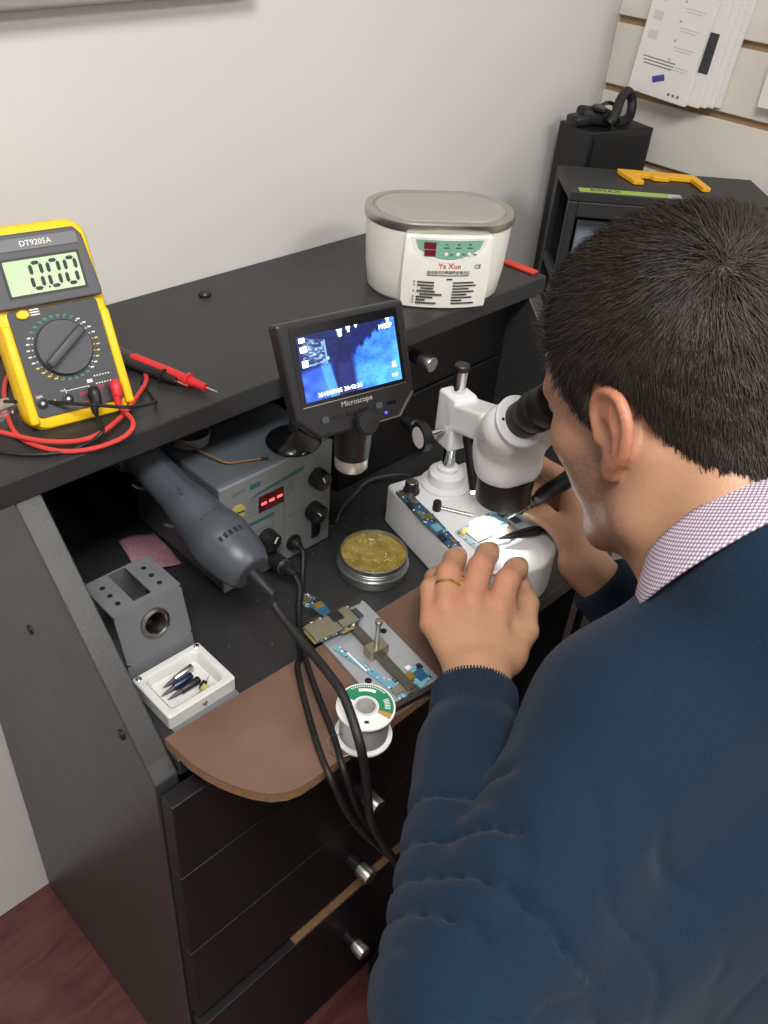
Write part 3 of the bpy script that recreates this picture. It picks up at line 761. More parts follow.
for k in range(24):
    a = 2 * math.pi * k / 24; box(b, (.004 + .0106 * math.cos(a), -.0045, -.0545 + .0106 * math.sin(a)), (.0014, .007, .0014), Matrix.Rotation(-a, 3, 'Y'))
mpart('focus_wheel', b, M_BLACKP, dm)
bc = (.484, .482)
b = BM(); lathe(b, [(.016, 1.075), (.0175, 1.07), (.0175, .992), (.0165, .990), (.0165, .980)], (bc[0], bc[1], 0), (0, 0, 1), 32); part('barrel', b, M_BLACKP, dm, world=True)
b = BM(); lathe(b, [(.0160, .9805), (.0160, .968), (.0135, .965), (.0125, .967)], (bc[0], bc[1], 0), (0, 0, 1), 32); part('lens_ring', b, mat('clear_acrylic_ring', (200, 196, 186), .2, .4), dm, world=True)
b = BM(); cyl(b, (bc[0], bc[1], 1.05), (mo.x + .02, mo.y + .024, 1.075), .012, .012, 16); part('neck', b, M_BLACKP, dm, world=True)
b = BM(); lathe(b, [(.029, 0), (.030, .002), (.028, .005), (.020, .009), (.010, .013), (.006, .016)], (.511, .598, .9225), (0, 0, 1), 40); part('stand_base', b, M_BLACKG, dm, world=True)
b = BM(); cyl(b, (.511, .598, .937), (.511, .598, 1.060), .005, .005, 16); part('pole', b, M_BLACKP, dm, world=True)
b = BM(); cyl(b, (.511, .598, 1.052), (bc[0] + .004, bc[1] + .012, 1.052), .0055, .0055, 14); box(b, (.511, .598, 1.052), (.018, .018, .022), None, .003); part('arm', b, M_BLACKP, dm, world=True)
b = BM(); lathe(b, [(.0195, 1.044), (.0205, 1.046), (.0205, 1.058), (.0195, 1.06)], (bc[0], bc[1], 0), (0, 0, 1), 32); part('clamp_ring', b, M_BLACKP, dm, world=True)
# ------------------------------------------------------------------ hot air rework station
ST = WT + .0003
hs = thing('rework_station', 'grey hot air rework station with red digital display and black knobs', 'rework station', (.475, .64, ST))
M_CASE = mat('slate_grey_case', (80, 88, 94), 0.5, var=0.05)
M_PANEL = mat('grey_front_panel', (122, 126, 125), 0.5, var=0.05)
SFX0, SFX1, SFY, SFZ = .3985, .549, .577, .9215
b = BM(); bx(b, (SFX0, SFY + .004, ST + .004), (SFX1, .745, SFZ), .003, 2); part('case', b, M_CASE, hs, smooth=False, world=True)
b = BM(); bx(b, (SFX0, SFY, ST + .003), (SFX1, SFY + .0045, SFZ - .0005), .0012); fp = part('front_panel', b, M_PANEL, hs, smooth=False, world=True)
for x, y in ((.415, .60), (.53, .60), (.415, .72), (.53, .72)):
    b = BM(); lathe(b, [(.007, 0), (.007, .005)], (x, y, ST), (0, 0, 1), 14); part('foot', b, M_BLACKR, hs, world=True)
def fbox(x0, x1, z0, z1, t, m, name, parent=fp):
    b = BM(); bx(b, (x0, SFY - t, z0), (x1, SFY + .0003, z1)); return part(name, b, m, parent, smooth=False, world=True)
fbox(.4465, .4795, .8705, .8905, .0012, mat('display_red_dark', (70, 12, 18), .25), 'display')
M_LED7 = mat('red_led', (255, 60, 60), .3, emit=(255, 60, 70), estr=3.0)
for k in range(3): fbox(.4495 + .0105 * k, .4560 + .0105 * k, .8795, .8822, .0018, M_LED7, 'display_dash')
M_TEAL = mat('teal_stripe', (42, 96, 98), .55)
b = BM()
prism(b, [(.435, .8935), (.4475, .8975), (.509, .9045), (.5065, .8995), (.452, .8955)], SFY - .0006, SFY + .0003)
part('stripe', b, M_TEAL, fp, smooth=False, world=True)
fbox(.4035, .467, .8585, .8625, .0006, M_TEAL, 'stripe')
fbox(.436, .449, .9055, .9115, .0006, M_TEAL, 'model_patch')
text('brand_print', 'QUICK', .0062, mat('faded_print', (95, 100, 100), .6), fp, frame_of(hs).inverted() @ frame((.4215, SFY - .0003, .9085), (1, 0, 0), (0, 0, 1)))
b = BM()
for k in range(6): box(b, (.5325, SFY, .9085 - .0045 * k), (.024, .0006, .0006))
for k in range(5): box(b, (.438, SFY, .889 - .0042 * k), (.013, .0006, .0006)); box(b, (.489, SFY, .893 - .0042 * k), (.012, .0006, .0006))
box(b, (.466, SFY, .832), (.0006, .0006, .052)); box(b, (.481, SFY, .848), (.0006, .0006, .055)); box(b, (.511, SFY, .8455), (.058, .0006, .0006)); box(b, (.445, SFY, .8475), (.03, .0006, .0006))
part('panel_lines', b, mat('line_print', (88, 98, 100), .6), fp, smooth=False, world=True, kind='stuff')
b = BM(); lathe(b, [(.0095, 0), (.0095, .0008)], (.4195, SFY + .0003, .884), (0, -1, 0), 28); part('round_sticker', b, mat('yellow_sticker', (182, 168, 88), .6), fp, world=True)
b = BM(); box(b, (.4195, SFY - .0008, .884), (.017, .0004, .002), Matrix.Rotation(.1, 3, 'Y')); part('sticker_print', b, M_DARKI, fp, smooth=False, world=True)
b = BM(); lathe(b, [(.002, 0), (.0016, .0016), (0, .002)], (.4285, SFY, .8505), (0, -1, 0), 12, cap=False); part('indicator_lamp', b, mat('lit_red_lamp', (255, 80, 80), .3, emit=(255, 70, 80), estr=2.5), fp, world=True)
def knob(x, z, r, h, ang):
    b = BM(); lathe(b, [(r * 1.12, 0), (r * 1.12, h * .25), (r * .98, h * .3), (r * .9, h * .95), (r * .8, h)], (x, SFY, z), (0, -1, 0), 30)
    for k in range(15):
        a = 2 * math.pi * k / 15; box(b, (x + r * .97 * math.cos(a), SFY - h * .6, z + r * .97 * math.sin(a)), (r * .2, h * .7, r * .16), Matrix.Rotation(-a, 3, 'Y'))
    k_ = part('knob', b, M_BLACKP, hs, world=True)
    b = BM(); box(b, (x + r * .45 * math.cos(ang), SFY - h - .0002, z + r * .45 * math.sin(ang)), (r * .75, .0008, r * .14), Matrix.Rotation(-ang, 3, 'Y')); part('knob_mark', b, M_WHITEI, k_, smooth=False, world=True)
knob(.5265, .8815, .0105, .015, 2.0); knob(.5225, .8375, .0105, .015, 2.2); knob(.4555, .8325, .0105, .015, 1.0)
b = BM(); bx(b, (.5215, SFY - .0022, .797), (.5325, SFY + .0003, .826), .001); sw = part('power_switch', b, M_BLACKP, hs, smooth=False, world=True)
b = BM(); box(b, (.527, SFY - .0035, .8115), (.0075, .0045, .021), Matrix.Rotation(.10, 3, 'X'), .001); part('rocker', b, M_BLACKG, sw, smooth=False, world=True)
b = BM(); lathe(b, [(.0098, 0), (.0098, .003), (.007, .0032), (.007, .006), (.0045, .012)], (.494, SFY, .806), (0, -1, 0), 24); part('cable_grommet', b, M_BLACKR, hs, world=True)
b = BM(); lathe(b, [(.0095, 0), (.0095, .004), (.0082, .0045), (.0082, .012)], (.4595, SFY, .8055), (0, -1, 0), 24); part('iron_socket', b, M_BLACKP, hs, world=True)
# holder bracket for the gun on the left of the case
for y in (.60, .655):
    b = BM()
    z0 = .8845 + (y - .49) / .17 * .049 - .018
    pts = [(.3985, y, z0 - .02), (.392, y, z0 - .016)] + [(.3715 + .0275 * math.cos(a), y, z0 + .0095 + .0275 * math.sin(a)) for a in np.linspace(-.7, -2.6, 9)]
    tube(b, pts, .0022, 4, 8); part('gun_cradle', b, M_STEEL, hs, world=True)

# hot air gun resting in the cradle
A = Vector((.365, .668, .9335)); B = Vector((.3735, .493, .8845)); d = (B - A).normalized()
hg = thing('hot_air_gun', 'dark grey hot air gun with vent slots, resting beside the rework station', 'heat gun', tuple(B))
M_GUN = mat('dark_slate_gun_plastic', (66, 71, 78), 0.38, var=0.06, vscale=14)
_, gu, gv = basis(d); L = (B - A).length
fd = Field(np.minimum(A, B) - .05, np.maximum(A, B) + .05, .0016)
fd.capsule(A + d * .005, A + d * .10, .0188, .0205, .004)
fd.capsule(A + d * .09, A + d * .135, .0205, .0268, .014)
fd.capsule(A + d * .135 - gv * .001, A + d * .162, .0274, .0258, .014)
fd.capsule(A + d * .16, A + d * .182, .0232, .0160, .010)
up = (gv if gv.z > 0 else -gv)
fd.capsule(A + d * .02 + up * .0168, A + d * .10 + up * .0178, .0045, .0045, .004)
for sgn in (-1, 1): fd.capsule(A + d * .01 + up * .0182 + gu * .0085 * sgn, A + d * .10 + up * .0188 + gu * .0085 * sgn, .0012, .0012, .0005, op='sub')
fd.cut(B - d * .0005, d)
V, Q = fd.mesh(); V = relax(V, Q, 2); arr_mesh('gun_body', V, Q, M_GUN, hg)
b = BM(); lathe(b, [(.0265, 0), (.0265, .022), (.0235, .026)], A - d * .022, d, 32); part('front_collar', b, mat('collar_grey', (50, 52, 56), .5), hg, world=True)
b = BM(); lathe(b, [(.019, 0), (.019, .032), (.012, .034), (.010, .05)], A - d * .021, -d, 28); part('nozzle', b, M_STEEL, hg, world=True)
b = BM()
R3 = Matrix((gu, d, up)).transposed()
for r_ in range(4):
    for c_ in range(5):
        a = (c_ - 2) * .20 - .12; rad = (.0262, .0280, .0292, .0294)[r_]
        p = A + d * (.118 + .0095 * r_) + up * rad * math.cos(a) * .985 + gu * rad * math.sin(a)
        box(b, p, (.0034, .0055, .0016), R3 @ Matrix.Rotation(a, 3, 'Y'), .0005, 1)
part('vent_slots', b, M_BLACKP, hg, world=True)
b = BM(); tube(b, [B - d * .003, B + d * .012, B + d * .03], [.0068, .006, .0042], 4, 14); part('strain_relief', b, M_BLACKR, hg, world=True)
b = BM(); tube(b, [B + d * .028, (.373, .458, .866), (.37, .42, .857), (.363, .374, .855), (.356, .344, .852), (.343, .310, .834), (.347, .302, .786), (.357, .302, .722), (.379, .306, .66), (.419, .315, .565), (.47, .345, .46), (.53, .37, .40)], .0043, 10, 12); part('hose', b, M_BLACKR, hg, world=True)

# iron cable with connector, and second cable
t = thing('iron_cable', 'black soldering iron cable with round connector hanging over the board edge', 'cable', (.457, .549, ST))
b = BM(); lathe(b, [(.0088, 0), (.0088, .013), (.0078, .0135), (.0078, .020), (.006, .021), (.0045, .034)], (.4595, .5648, .8055), (0, -1, .0), 24); part('connector', b, M_BLACKP, t, world=True)
b = BM(); lathe(b, [(.0091, .013), (.0091, .016)], (.4595, .5648, .8055), (0, -1, 0), 24); part('connector_ring', b, M_STEEL, t, world=True)
b = BM(); tube(b, [(.4595, .532, .805), (.455, .519, .799), (.44, .503, .791), (.423, .48, .787), (.394, .438, .7975), (.373, .396, .797), (.353, .352, .797), (.337, .319, .789), (.352, .314, .726), (.40, .324, .606), (.46, .35, .48)], .0030, 10, 10); part('wire', b, M_BLACKR, t, world=True)
b = BM(); tube(b, [(.494, .566, .806), (.492, .557, .803), (.478, .541, .788), (.463, .525, .784), (.426, .487, .784), (.398, .45, .790), (.38, .434, .797), (.352, .386, .797), (.332, .347, .797), (.324, .319, .785), (.344, .312, .719), (.398, .318, .604), (.45, .33, .5)], .0030, 10, 10); single('station_cable', b, M_BLACKR, 'thin black cable from the rework station grommet draped over the brown board', 'cable')
b = BM(); tube(b, [(.575, .592, .7825), (.60, .609, .7825), (.63, .619, .783), (.662, .624, .788), (.69, .605, .795), (.697, .588, .80)], .0024, 10, 8); single('power_cable', b, mat('grey_cable', (66, 66, 68), .5), 'thin grey cable curving across the bench to the back of the stereo microscope', 'cable')

# little things on top of the station
t = thing('bottle_cap', 'shallow grey plastic cap on top of the rework station under the shelf', 'cap', (.428, .668, SFZ + .0003))
b = BM(); lathe(b, [(.0, .004), (.018, .004), (.019, .012), (.021, .013), (.0215, .011), (.020, .001), (.018, 0), (0, 0)], (.428, .668, SFZ + .0003), (0, 0, 1), 32, cap=False); part('cap_shell', b, mat('cloudy_grey_plastic', (120, 122, 124), .4), t, world=True)
b = BM(); tube(b, [(.405, .668, SFZ + .012), (.414, .645, SFZ + .010), (.424, .620, SFZ + .006), (.432, .608, SFZ + .0022), (.447, .601, SFZ + .0018), (.466, .592, SFZ + .0018)], .0012, 6, 8)
tw = thing('bent_wire', 'thin bent copper wire with black tip on the rework station', 'wire', (.44, .60, SFZ)); part('wire', b, mat('copper_wire', (150, 110, 70), .4, .6), tw, world=True)
b = BM(); cyl(b, (.463, .5935, SFZ + .0019), (.470, .590, SFZ + .0019), .0017, .0015, 10); part('tip', b, M_BLACKP, tw, world=True)

# ------------------------------------------------------------------ soldering iron stand with tray
is_ = thing('iron_stand', 'grey sheet metal soldering iron stand with steel bush and white sponge tray', 'soldering stand', (.29, .53, ST))
M_SHEET = mat('grey_painted_sheet', (104, 107, 110), 0.5, var=0.1, vscale=50, bump=.1)
x0, x1 = .255, .327
th = .0016
# folded sheet: top plate with slot, sloping front, back leg
def plate(b, P, x0=x0, x1=x1, t=th, hole=None):
    """sheet following the profile P of (y,z), from x0 to x1"""
    for (ya, za), (yb, zb) in zip(P, P[1:]):
        dy, dz = yb - ya, zb - za; l = math.hypot(dy, dz); ny, nz_ = -dz / l * t, dy / l * t
        q = [(ya, za), (yb, zb), (yb - ny, zb - nz_), (ya - ny, za - nz_)]
        a = [b.verts.new((x0, y, z)) for y, z in q]; c = [b.verts.new((x1, y, z)) for y, z in q]
        b.faces.new(a); b.faces.new(list(reversed(c)))
        for i in range(4): b.faces.new((a[i], c[i], c[(i + 1) % 4], a[(i + 1) % 4]))
top_y0, top_y1, tz = .546, .602, .862
b = BM(); plate(b, [(top_y0 + .008, tz), (top_y1, tz)], x0, x0 + .026); plate(b, [(top_y0 + .008, tz), (top_y1, tz)], x1 - .027, x1); plate(b, [(top_y0, tz), (top_y0 + .008, tz)], x0, x1)
part('top_plate', b, M_SHEET, is_, smooth=False, world=True)
# front plate with round hole: ring of quads
Pf0 = Vector((0, top_y0, tz)); Pf1 = Vector((0, .532, .806)); Pf2 = Vector((0, .5295, ST + .001))
fc = Vector(((x0 + x1) / 2 + .001, .54, .838)); fu = Vector((1, 0, 0)); fv = (Pf0 - Pf1).normalized(); fn = fu.cross(fv)
def front_plate():
    b = BM(); n = 48; W = (x1 - x0) / 2; up_ = (Pf0 - fc).dot(fv); dn_ = (Pf1 - fc).dot(fv); outer = []; inner = []
    for k in range(n):
        a = 2 * math.pi * k / n; c, s = math.cos(a), math.sin(a)
        tt = min((W - .001 if c > 0 else W + .001) / abs(c) if abs(c) > 1e-6 else 9, (up_ / s if s > 1e-6 else (dn_ / s if s < -1e-6 else 9)))
        outer.append(fc + fu * c * tt + fv * s * tt); inner.append(fc + (fu * c + fv * s) * .0128)
    rings = []
    for off in (0, -th):
        rings.append(([b.verts.new(p + fn * off) for p in outer], [b.verts.new(p + fn * off) for p in inner]))
    (o0, i0), (o1, i1) = rings
    for k in range(n):
        j = (k + 1) % n
        b.faces.new((o0[k], o0[j], i0[j], i0[k])); b.faces.new((o1[k], i1[k], i1[j], o1[j])); b.faces.new((i0[k], i0[j], i1[j], i1[k])); b.faces.new((o0[k], o1[k], o1[j], o0[j]))
    return b
part('front_plate', front_plate(), M_SHEET, is_, smooth=False, world=True)
b = BM(); plate(b, [(Pf2.y, Pf2.z), (Pf1.y, Pf1.z)]); part('front_apron', b, M_SHEET, is_, smooth=False, world=True); b = BM(); plate(b, [(top_y1, tz), (top_y1 + .012, ST + .001)], x0 + .004, x1 - .004); part('rear_leg', b, M_SHEET, is_, smooth=False, world=True)
b = BM(); bx(b, (x0, .440, ST), (x1, top_y1 + .012, ST + .0016)); part('base_plate', b, M_SHEET, is_, smooth=False, world=True)
b = BM(); lathe(b, [(.0108, -.028), (.0128, -.028), (.0128, .0005), (.0150, .001), (.0150, .0030), (.0118, .0042), (.0108, .003), (.0105, -.027)], fc, fn if fn.y < 0 else -fn, 36, cap=False); part('bush', b, mat('worn_steel_bush', (150, 148, 140), .3, 1.0, var=.2), is_, world=True)
M_HOLE = mat('black_hole', (10, 10, 10), .9)
for k in range(3):
    for xx in (x0 + .013, x1 - .014):
        b = BM(); lathe(b, [(.0026, 0), (.0026, .0004)], (xx, top_y0 + .014 + .0135 * k, tz + .0001), (0, 0, 1), 12); part('tip_hole', b, M_HOLE, is_, world=True)
# tray
M_TRAY = mat('white_cast_tray', (205, 205, 200), 0.42, var=0.05, vscale=40, bump=.08)
tx0, tx1, ty0, ty1, tz0, tz1 = .2535, .3285, .464, .526, ST + .0017, .798
def ringr(w, h, r, z, cx, cy): return [(x, y, z) for x, y in rrect(w, h, r, cx, cy, 5)]
cx, cy = (tx0 + tx1) / 2, (ty0 + ty1) / 2; w, h = tx1 - tx0, ty1 - ty0
b = BM(); loft(b, [ringr(w, h, .003, tz0, cx, cy), ringr(w, h, .003, tz1 - .001, cx, cy), ringr(w - .002, h - .002, .0025, tz1, cx, cy), ringr(w - .014, h - .013, .006, tz1, cx, cy), ringr(w - .018, h - .017, .006, tz1 - .002, cx, cy), ringr(w - .022, h - .020, .006, tz1 - .0115, cx, cy)]); part('tray', b, M_TRAY, is_, world=True)
for x, y in ((tx0 + .005, ty1 - .005), (tx1 - .005, ty1 - .005)):
    b = BM(); lathe(b, [(.003, 0), (.003, .001), (.002, .0018)], (x, y, tz1), (0, 0, 1), 16); part('screw', b, M_CHROME, is_, world=True)
b = BM(); lathe(b, [(.0028, 0), (.0028, .001), (.002, .0018)], (.292, ty0, .790), (0, -1, 0), 16); part('screw', b, M_CHROME, is_, world=True)
# things in the tray
TZ = tz1 - .0113
def itip(p, ang, m1, label):
    p = Vector(p); dd = Vector((math.cos(ang), math.sin(ang), .12))
    t = thing('soldering_tip', label, 'soldering tip', tuple(p), group=None)
    b = BM(); lathe(b, [(.0030, 0), (.0036, .001), (.0036, .020), (.0030, .021)], p + Vector((0, 0, .0036)), dd, 16); part('sleeve', b, m1, t, world=True)
    b = BM(); lathe(b, [(.0024, 0), (.0016, .008), (.0003, .014)], p + Vector((0, 0, .0036)), -dd, 12); part('point', b, M_GREYP, t, world=True)
itip((.2805, .4975, TZ), .02, mat('blued_steel', (52, 66, 96), .3, .8), 'blued steel soldering tip lying in the white tray')
itip((.2830, .4895, TZ), -.03, M_BLACKP, 'blackened soldering tip beside the blued one in the white tray')
itip((.2870, .5055, TZ), .05, M_STEEL, 'bright steel soldering tip nearest the stand in the white tray')
t = thing('transistor', 'tiny yellow and black transistor with wire legs in the white tray', 'component', (.301, .478, TZ))
b = BM(); box(b, (.3005, .476, TZ + .0048), (.007, .0065, .0075), Rm(.5, .2, .1), .0006); part('case', b, mat('dull_yellow_case', (176, 168, 92), .5), t, smooth=False, world=True)
b = BM(); box(b, (.3025, .481, TZ + .0052), (.008, .005, .0055), Rm(.5, .2, .1), .0006); part('cap', b, M_BLACKP, t, smooth=False, world=True)
b = BM()
for k in range(3): tube(b, [(.298 - .001 * k, .4785 - .002 * k, TZ + .003), (.293 - .001 * k, .478 - .003 * k, TZ + .0015), (.288, .477 - .003 * k, TZ + .001)], .0004, 3, 6)
tube(b, [(.306, .483, TZ + .004), (.311, .486, TZ + .003), (.315, .490, TZ + .001)], .0004, 3, 6); part('wire_legs', b, M_STEEL, t, world=True)
# pink cloth scrap
n = 14; rs = np.random.default_rng(3)
Vp, Fp = [], []
for i in range(n):
    for j in range(n):
        u_, v_ = i / (n - 1), j / (n - 1)
        p = Vector((.357, .722, 0)) * (1 - u_) * (1 - v_) + Vector((.398, .712, 0)) * u_ * (1 - v_) + Vector((.345, .655, 0)) * (1 - u_) * v_ + Vector((.392, .648, 0)) * u_ * v_
        Vp.append((p.x, p.y, ST + .003 + .003 * math.sin(u_ * 5 + v_ * 3) * math.sin(v_ * 4 + 1) + .0025))
for i in range(n - 1):
    for j in range(n - 1): Fp.append((i * n + j, (i + 1) * n + j, (i + 1) * n + j + 1, i * n + j + 1))
pk = arr_mesh('cloth_scrap', np.array(Vp) - np.array([.375, .685, ST]), Fp, mat('speckled_pink_cloth', (158, 112, 124), .9, var=.5, vscale=260, bump=.4, bscale=500)); pk.location = (.375, .685, ST)
sm = pk.modifiers.new('thickness', 'SOLIDIFY'); sm.thickness = .0016; sm.offset = 0
meta(pk, 'speckled pink cloth scrap lying behind the soldering iron stand', 'cloth')

# ------------------------------------------------------------------ rosin tin
tn = thing('rosin_tin', 'round steel tin of yellow rosin flux on the bench', 'tin', (.553, .506, ST))
b = BM(); lathe(b, [(.0395, 0), (.0405, .0015), (.0405, .010), (.0412, .0105), (.0412, .0125), (.0385, .0130), (.0385, .0165), (.0390, .017), (.0385, .0175), (.0385, .0195), (.0390, .020), (.0385, .0205), (.0382, .026), (.0372, .0265), (.0368, .0255), (.0368, .004)], (.553, .506, ST), (0, 0, 1), 56); part('tin_body', b, mat('tin_plate', (176, 178, 176), .3, .9, var=.1), tn, world=True)
Vr, Fr = [], []; nr, na = 22, 64
ph = rs.random(12) * 6
for i in range(nr + 1):
    for j in range(na):
        r_ = .0367 * i / nr; a = 2 * math.pi * j / na; x_, y_ = r_ * math.cos(a), r_ * math.sin(a)
        hgt = .0120 + .0095 * (i / nr) ** 2 + .0012 * math.sin(x_ * 260 + ph[0]) * math.sin(y_ * 300 + ph[1]) + .0008 * math.sin(x_ * 700 + ph[2] + y_ * 200) * math.sin(y_ * 620 + ph[3])
        Vr.append((.553 + x_, .506 + y_, ST + hgt))
for i in range(nr):
    for j in range(na): Fr.append((i * na + j, (i + 1) * na + j, (i + 1) * na + (j + 1) % na, i * na + (j + 1) % na))
M_ROSIN = mat('amber_rosin', (146, 126, 62), .14, var=.7, vscale=60, bump=.8, bscale=130)
arr_mesh('rosin', Vr, Fr, M_ROSIN, tn)
b = BM()
for k in range(26):
    a, r_ = rs.random() * 6.28, .006 + .026 * rs.random() ** .7
    box(b, (.553 + r_ * math.cos(a), .506 + r_ * math.sin(a), ST + .0130 + .0095 * (r_ / .037) ** 2), (.0014, .0011, .0012), Rm(rs.random() * 3, .5, .3), .0003, 1)
part('rosin_crumbs', b, mat('pale_rosin_crumb', (222, 208, 150), .3), tn, world=True, kind='stuff')

# ------------------------------------------------------------------ board holder fixture
BZ = BT + .0003
hf = thing('board_holder', 'aluminium plate circuit board holder with sliding clamp on the brown board', 'fixture', (.452, .404, BZ), rotz=math.radians(-8.5))
def hpart(name, b, m, parent=hf, **k): return part(name, b, m, parent, **k)
b = BM(); slab(b, rrect(.070, .134, .006, 0, 0, 5), .0, .004); hpart('base_plate', b, M_ALU, smooth=False, bevel=.0006)
b = BM(); bx(b, (-.036, -.073, .0), (.036, -.067, .007), .0006); M_BAR = mat('dark_steel_bar', (96, 94, 88), .4, .9); hpart('end_bar', b, M_BAR, smooth=False)
b = BM(); bx(b, (-.036, .062, .0042), (.030, .067, .009), .0005); hpart('end_bar', b, M_BAR, smooth=False)
b = BM(); bx(b, (-.004, -.064, .0042), (.006, .060, .010), .0008); hpart('rail', b, mat('grey_steel_rail', (120, 116, 108), .4, .9), smooth=False)
b = BM(); bx(b, (-.010, -.012, .0042), (.012, .002, .016), .001); hpart('clamp_block', b, mat('brass_steel_block', (168, 160, 140), .35, .9), smooth=False)
b = BM(); lathe(b, [(.0026, .012), (.0026, .046), (.0038, .0465), (.0038, .050), (.003, .0505)], (.001, -.005, 0), (0, .0, 1), 18); hpart('clamp_screw', b, M_STEEL)
for x, y in ((.026, .016), (-.026, -.030)):
    b = BM(); lathe(b, [(.0035, 0), (.0035, .0003)], (x, y, .0042), (0, 0, 1), 16); hpart('hole', b, mat('screw_hole_black', (14, 14, 14), .8))
# circuit boards clamped on it
def pcb(name, label, F, polys, chips, base, group=None):
    t = thing(name, label, 'circuit board', F[0], rotz=F[1])
    b = BM()
    for pl in polys: slab(b, pl, 0, .0010)
    part('substrate', b, base, t, smooth=False)
    for (x, y, w, h, hh, m, nm) in chips:
        b = BM(); bx(b, (x - w / 2, y - h / 2, .0009), (x + w / 2, y + h / 2, .0010 + hh), .0002, 1); part(nm, b, m, t, smooth=False)
    # tiny soldered components, too small to pick apart
    rr = random.Random(len(name) + len(chips))
    for mm, cnt in ((M_GOLD, 16), (M_WHITEI, 16), (M_CHIP, 14)):
        b = BM(); got = 0
        for _ in range(600):
            pl = polys[0]; x = rr.uniform(min(q[0] for q in pl), max(q[0] for q in pl)); y = rr.uniform(min(q[1] for q in pl), max(q[1] for q in pl))
            ins_ = False; j = len(pl) - 1
            for i in range(len(pl)):
                if (pl[i][1] > y) != (pl[j][1] > y) and x < (pl[j][0] - pl[i][0]) * (y - pl[i][1]) / (pl[j][1] - pl[i][1]) + pl[i][0]: ins_ = not ins_
                j = i
            if not ins_ or any(abs(x - c[0]) < c[2] / 2 + .0008 and abs(y - c[1]) < c[3] / 2 + .0008 for c in chips): continue
            box(b, (x, y, .0013), (rr.uniform(.0008, .0022), rr.uniform(.0008, .0022), .0009)); got += 1
            if got >= cnt: break
        if got: part('small_components', b, mm, t, smooth=False, kind='stuff')
        else: b.free()
    return t
M_PCBB = mat('blue_solder_mask', (40, 84, 116), .35, var=.2, vscale=200)
M_PCBT = mat('pale_blue_flex', (110, 160, 180), .35, var=.2, vscale=200)
M_SHIELD = mat('nickel_shield', (168, 160, 138), .35, .8, var=.15, vscale=120)
M_GOLD = mat('gold_plating', (205, 175, 95), .3, .9)
M_CHIP = mat('black_chip', (34, 34, 36), .4)
FZ = BZ + .0105
pcb('phone_board', 'phone main board with large nickel shield and black chip, clamped in the fixture', ((.446, .452, FZ), math.radians(-8)),
    [[(-.034, -.014), (.008, -.015), (.023, -.011), (.024, .013), (-.012, .014), (-.034, .011)], [(-.006, .014), (.004, .014), (.006, .034), (-.010, .036)]],
    [(-.016, -.001, .032, .024, .0018, M_SHIELD, 'shield'), (.012, .001, .020, .024, .0014, M_SHIELD, 'shield'), (.004, .006, .013, .013, .0026, M_CHIP, 'chip'), (.026, -.002, .006, .014, .002, M_GREYP, 'connector'), (-.034, -.004, .003, .020, .0012, M_GOLD, 'contact_strip'), (.004, -.0165, .016, .003, .001, M_GOLD, 'contact_strip'), (-.002, .030, .010, .008, .0012, M_GOLD, 'contact_pad')], M_PCBB)
pcb('charging_board', 'slim blue flex board with gold connectors at the front of the fixture', ((.432, .378, BZ + .0045), math.radians(-4)),
    [[(-.012, .052), (-.006, .053), (.006, -.014), (.026, -.016), (.042, -.012), (.044, -.036), (-.002, -.042), (-.002, -.012)]],
    [(.004, -.028, .012, .009, .002, M_SHIELD, 'connector'), (.022, -.022, .014, .010, .0016, M_GOLD, 'contact_pad'), (.034, -.027, .010, .012, .0022, M_PCBB, 'connector'), (.014, -.036, .016, .006, .0024, M_STEEL, 'socket'), (-.0045, .024, .002, .030, .0006, M_WHITEI, 'printed_strip'), (.030, -.013, .006, .005, .002, M_WHITEP, 'connector'), (.041, -.018, .005, .006, .0018, M_CHIP, 'chip')], M_PCBT)
# loose scrap board
pcb('board_scrap', 'tiny blue scrap of circuit board with gold pads on the black bench top', ((.459, .512, ST + .0002), .6),
    [[(-.010, -.008), (.010, -.009), (.012, .006), (-.004, .010)]], [(.000, .0, .009, .006, .0018, M_GOLD, 'contact_pad'), (.006, .004, .005, .003, .001, M_SHIELD, 'shield'), (-.006, -.003, .005, .005, .0014, M_PCBT, 'connector')], M_PCBB)

# ------------------------------------------------------------------ solder spool
sp = thing('solder_spool', 'white spool of solder wire with green round label at the edge of the board', 'spool', (.377, .338, BZ))
so_ = Vector((.377, .338, BZ))
M_FL = mat('white_spool_plastic', (232, 232, 230), .35, var=.02)
for z0 in (0, .0365):
    b = BM(); lathe(b, [(.0105, 0), (.0265, 0), (.0268, .001), (.0265, .0022), (.0105, .0022), (.0105, 0)], so_ + Vector((0, 0, z0)), (0, 0, 1), 48, cap=False); part('flange', b, M_FL, sp, world=True)
b = BM(); lathe(b, [(.0088, 0), (.0108, 0), (.0108, .0392), (.0088, .0392), (.0088, 0)], so_, (0, 0, 1), 36, cap=False); part('core_tube', b, mat('grey_white_core', (200, 200, 196), .4), sp, world=True)
prof = [(.0105, .0024)] + [(.0218 + (.0005 if k % 2 else 0), .0026 + k * .00085) for k in range(40)] + [(.0105, .0363)]
b = BM(); lathe(b, prof, so_, (0, 0, 1), 40, cap=False); part('solder_winding', b, mat('solder_wire', (186, 186, 188), .3, .6, var=.1), sp, world=True)
def ring_sector(r0, r1, a0, a1, z, t, n=40):
    b = BM(); a_ = np.radians(np.linspace(a0, a1, n)); rings = []
    for a in a_: rings.append([so_ + Vector((r0 * math.cos(a), r0 * math.sin(a), z)), so_ + Vector((r1 * math.cos(a), r1 * math.sin(a), z)), so_ + Vector((r1 * math.cos(a), r1 * math.sin(a), z + t)), so_ + Vector((r0 * math.cos(a), r0 * math.sin(a), z + t))])
    loft(b, rings); return b
LZ = .0388
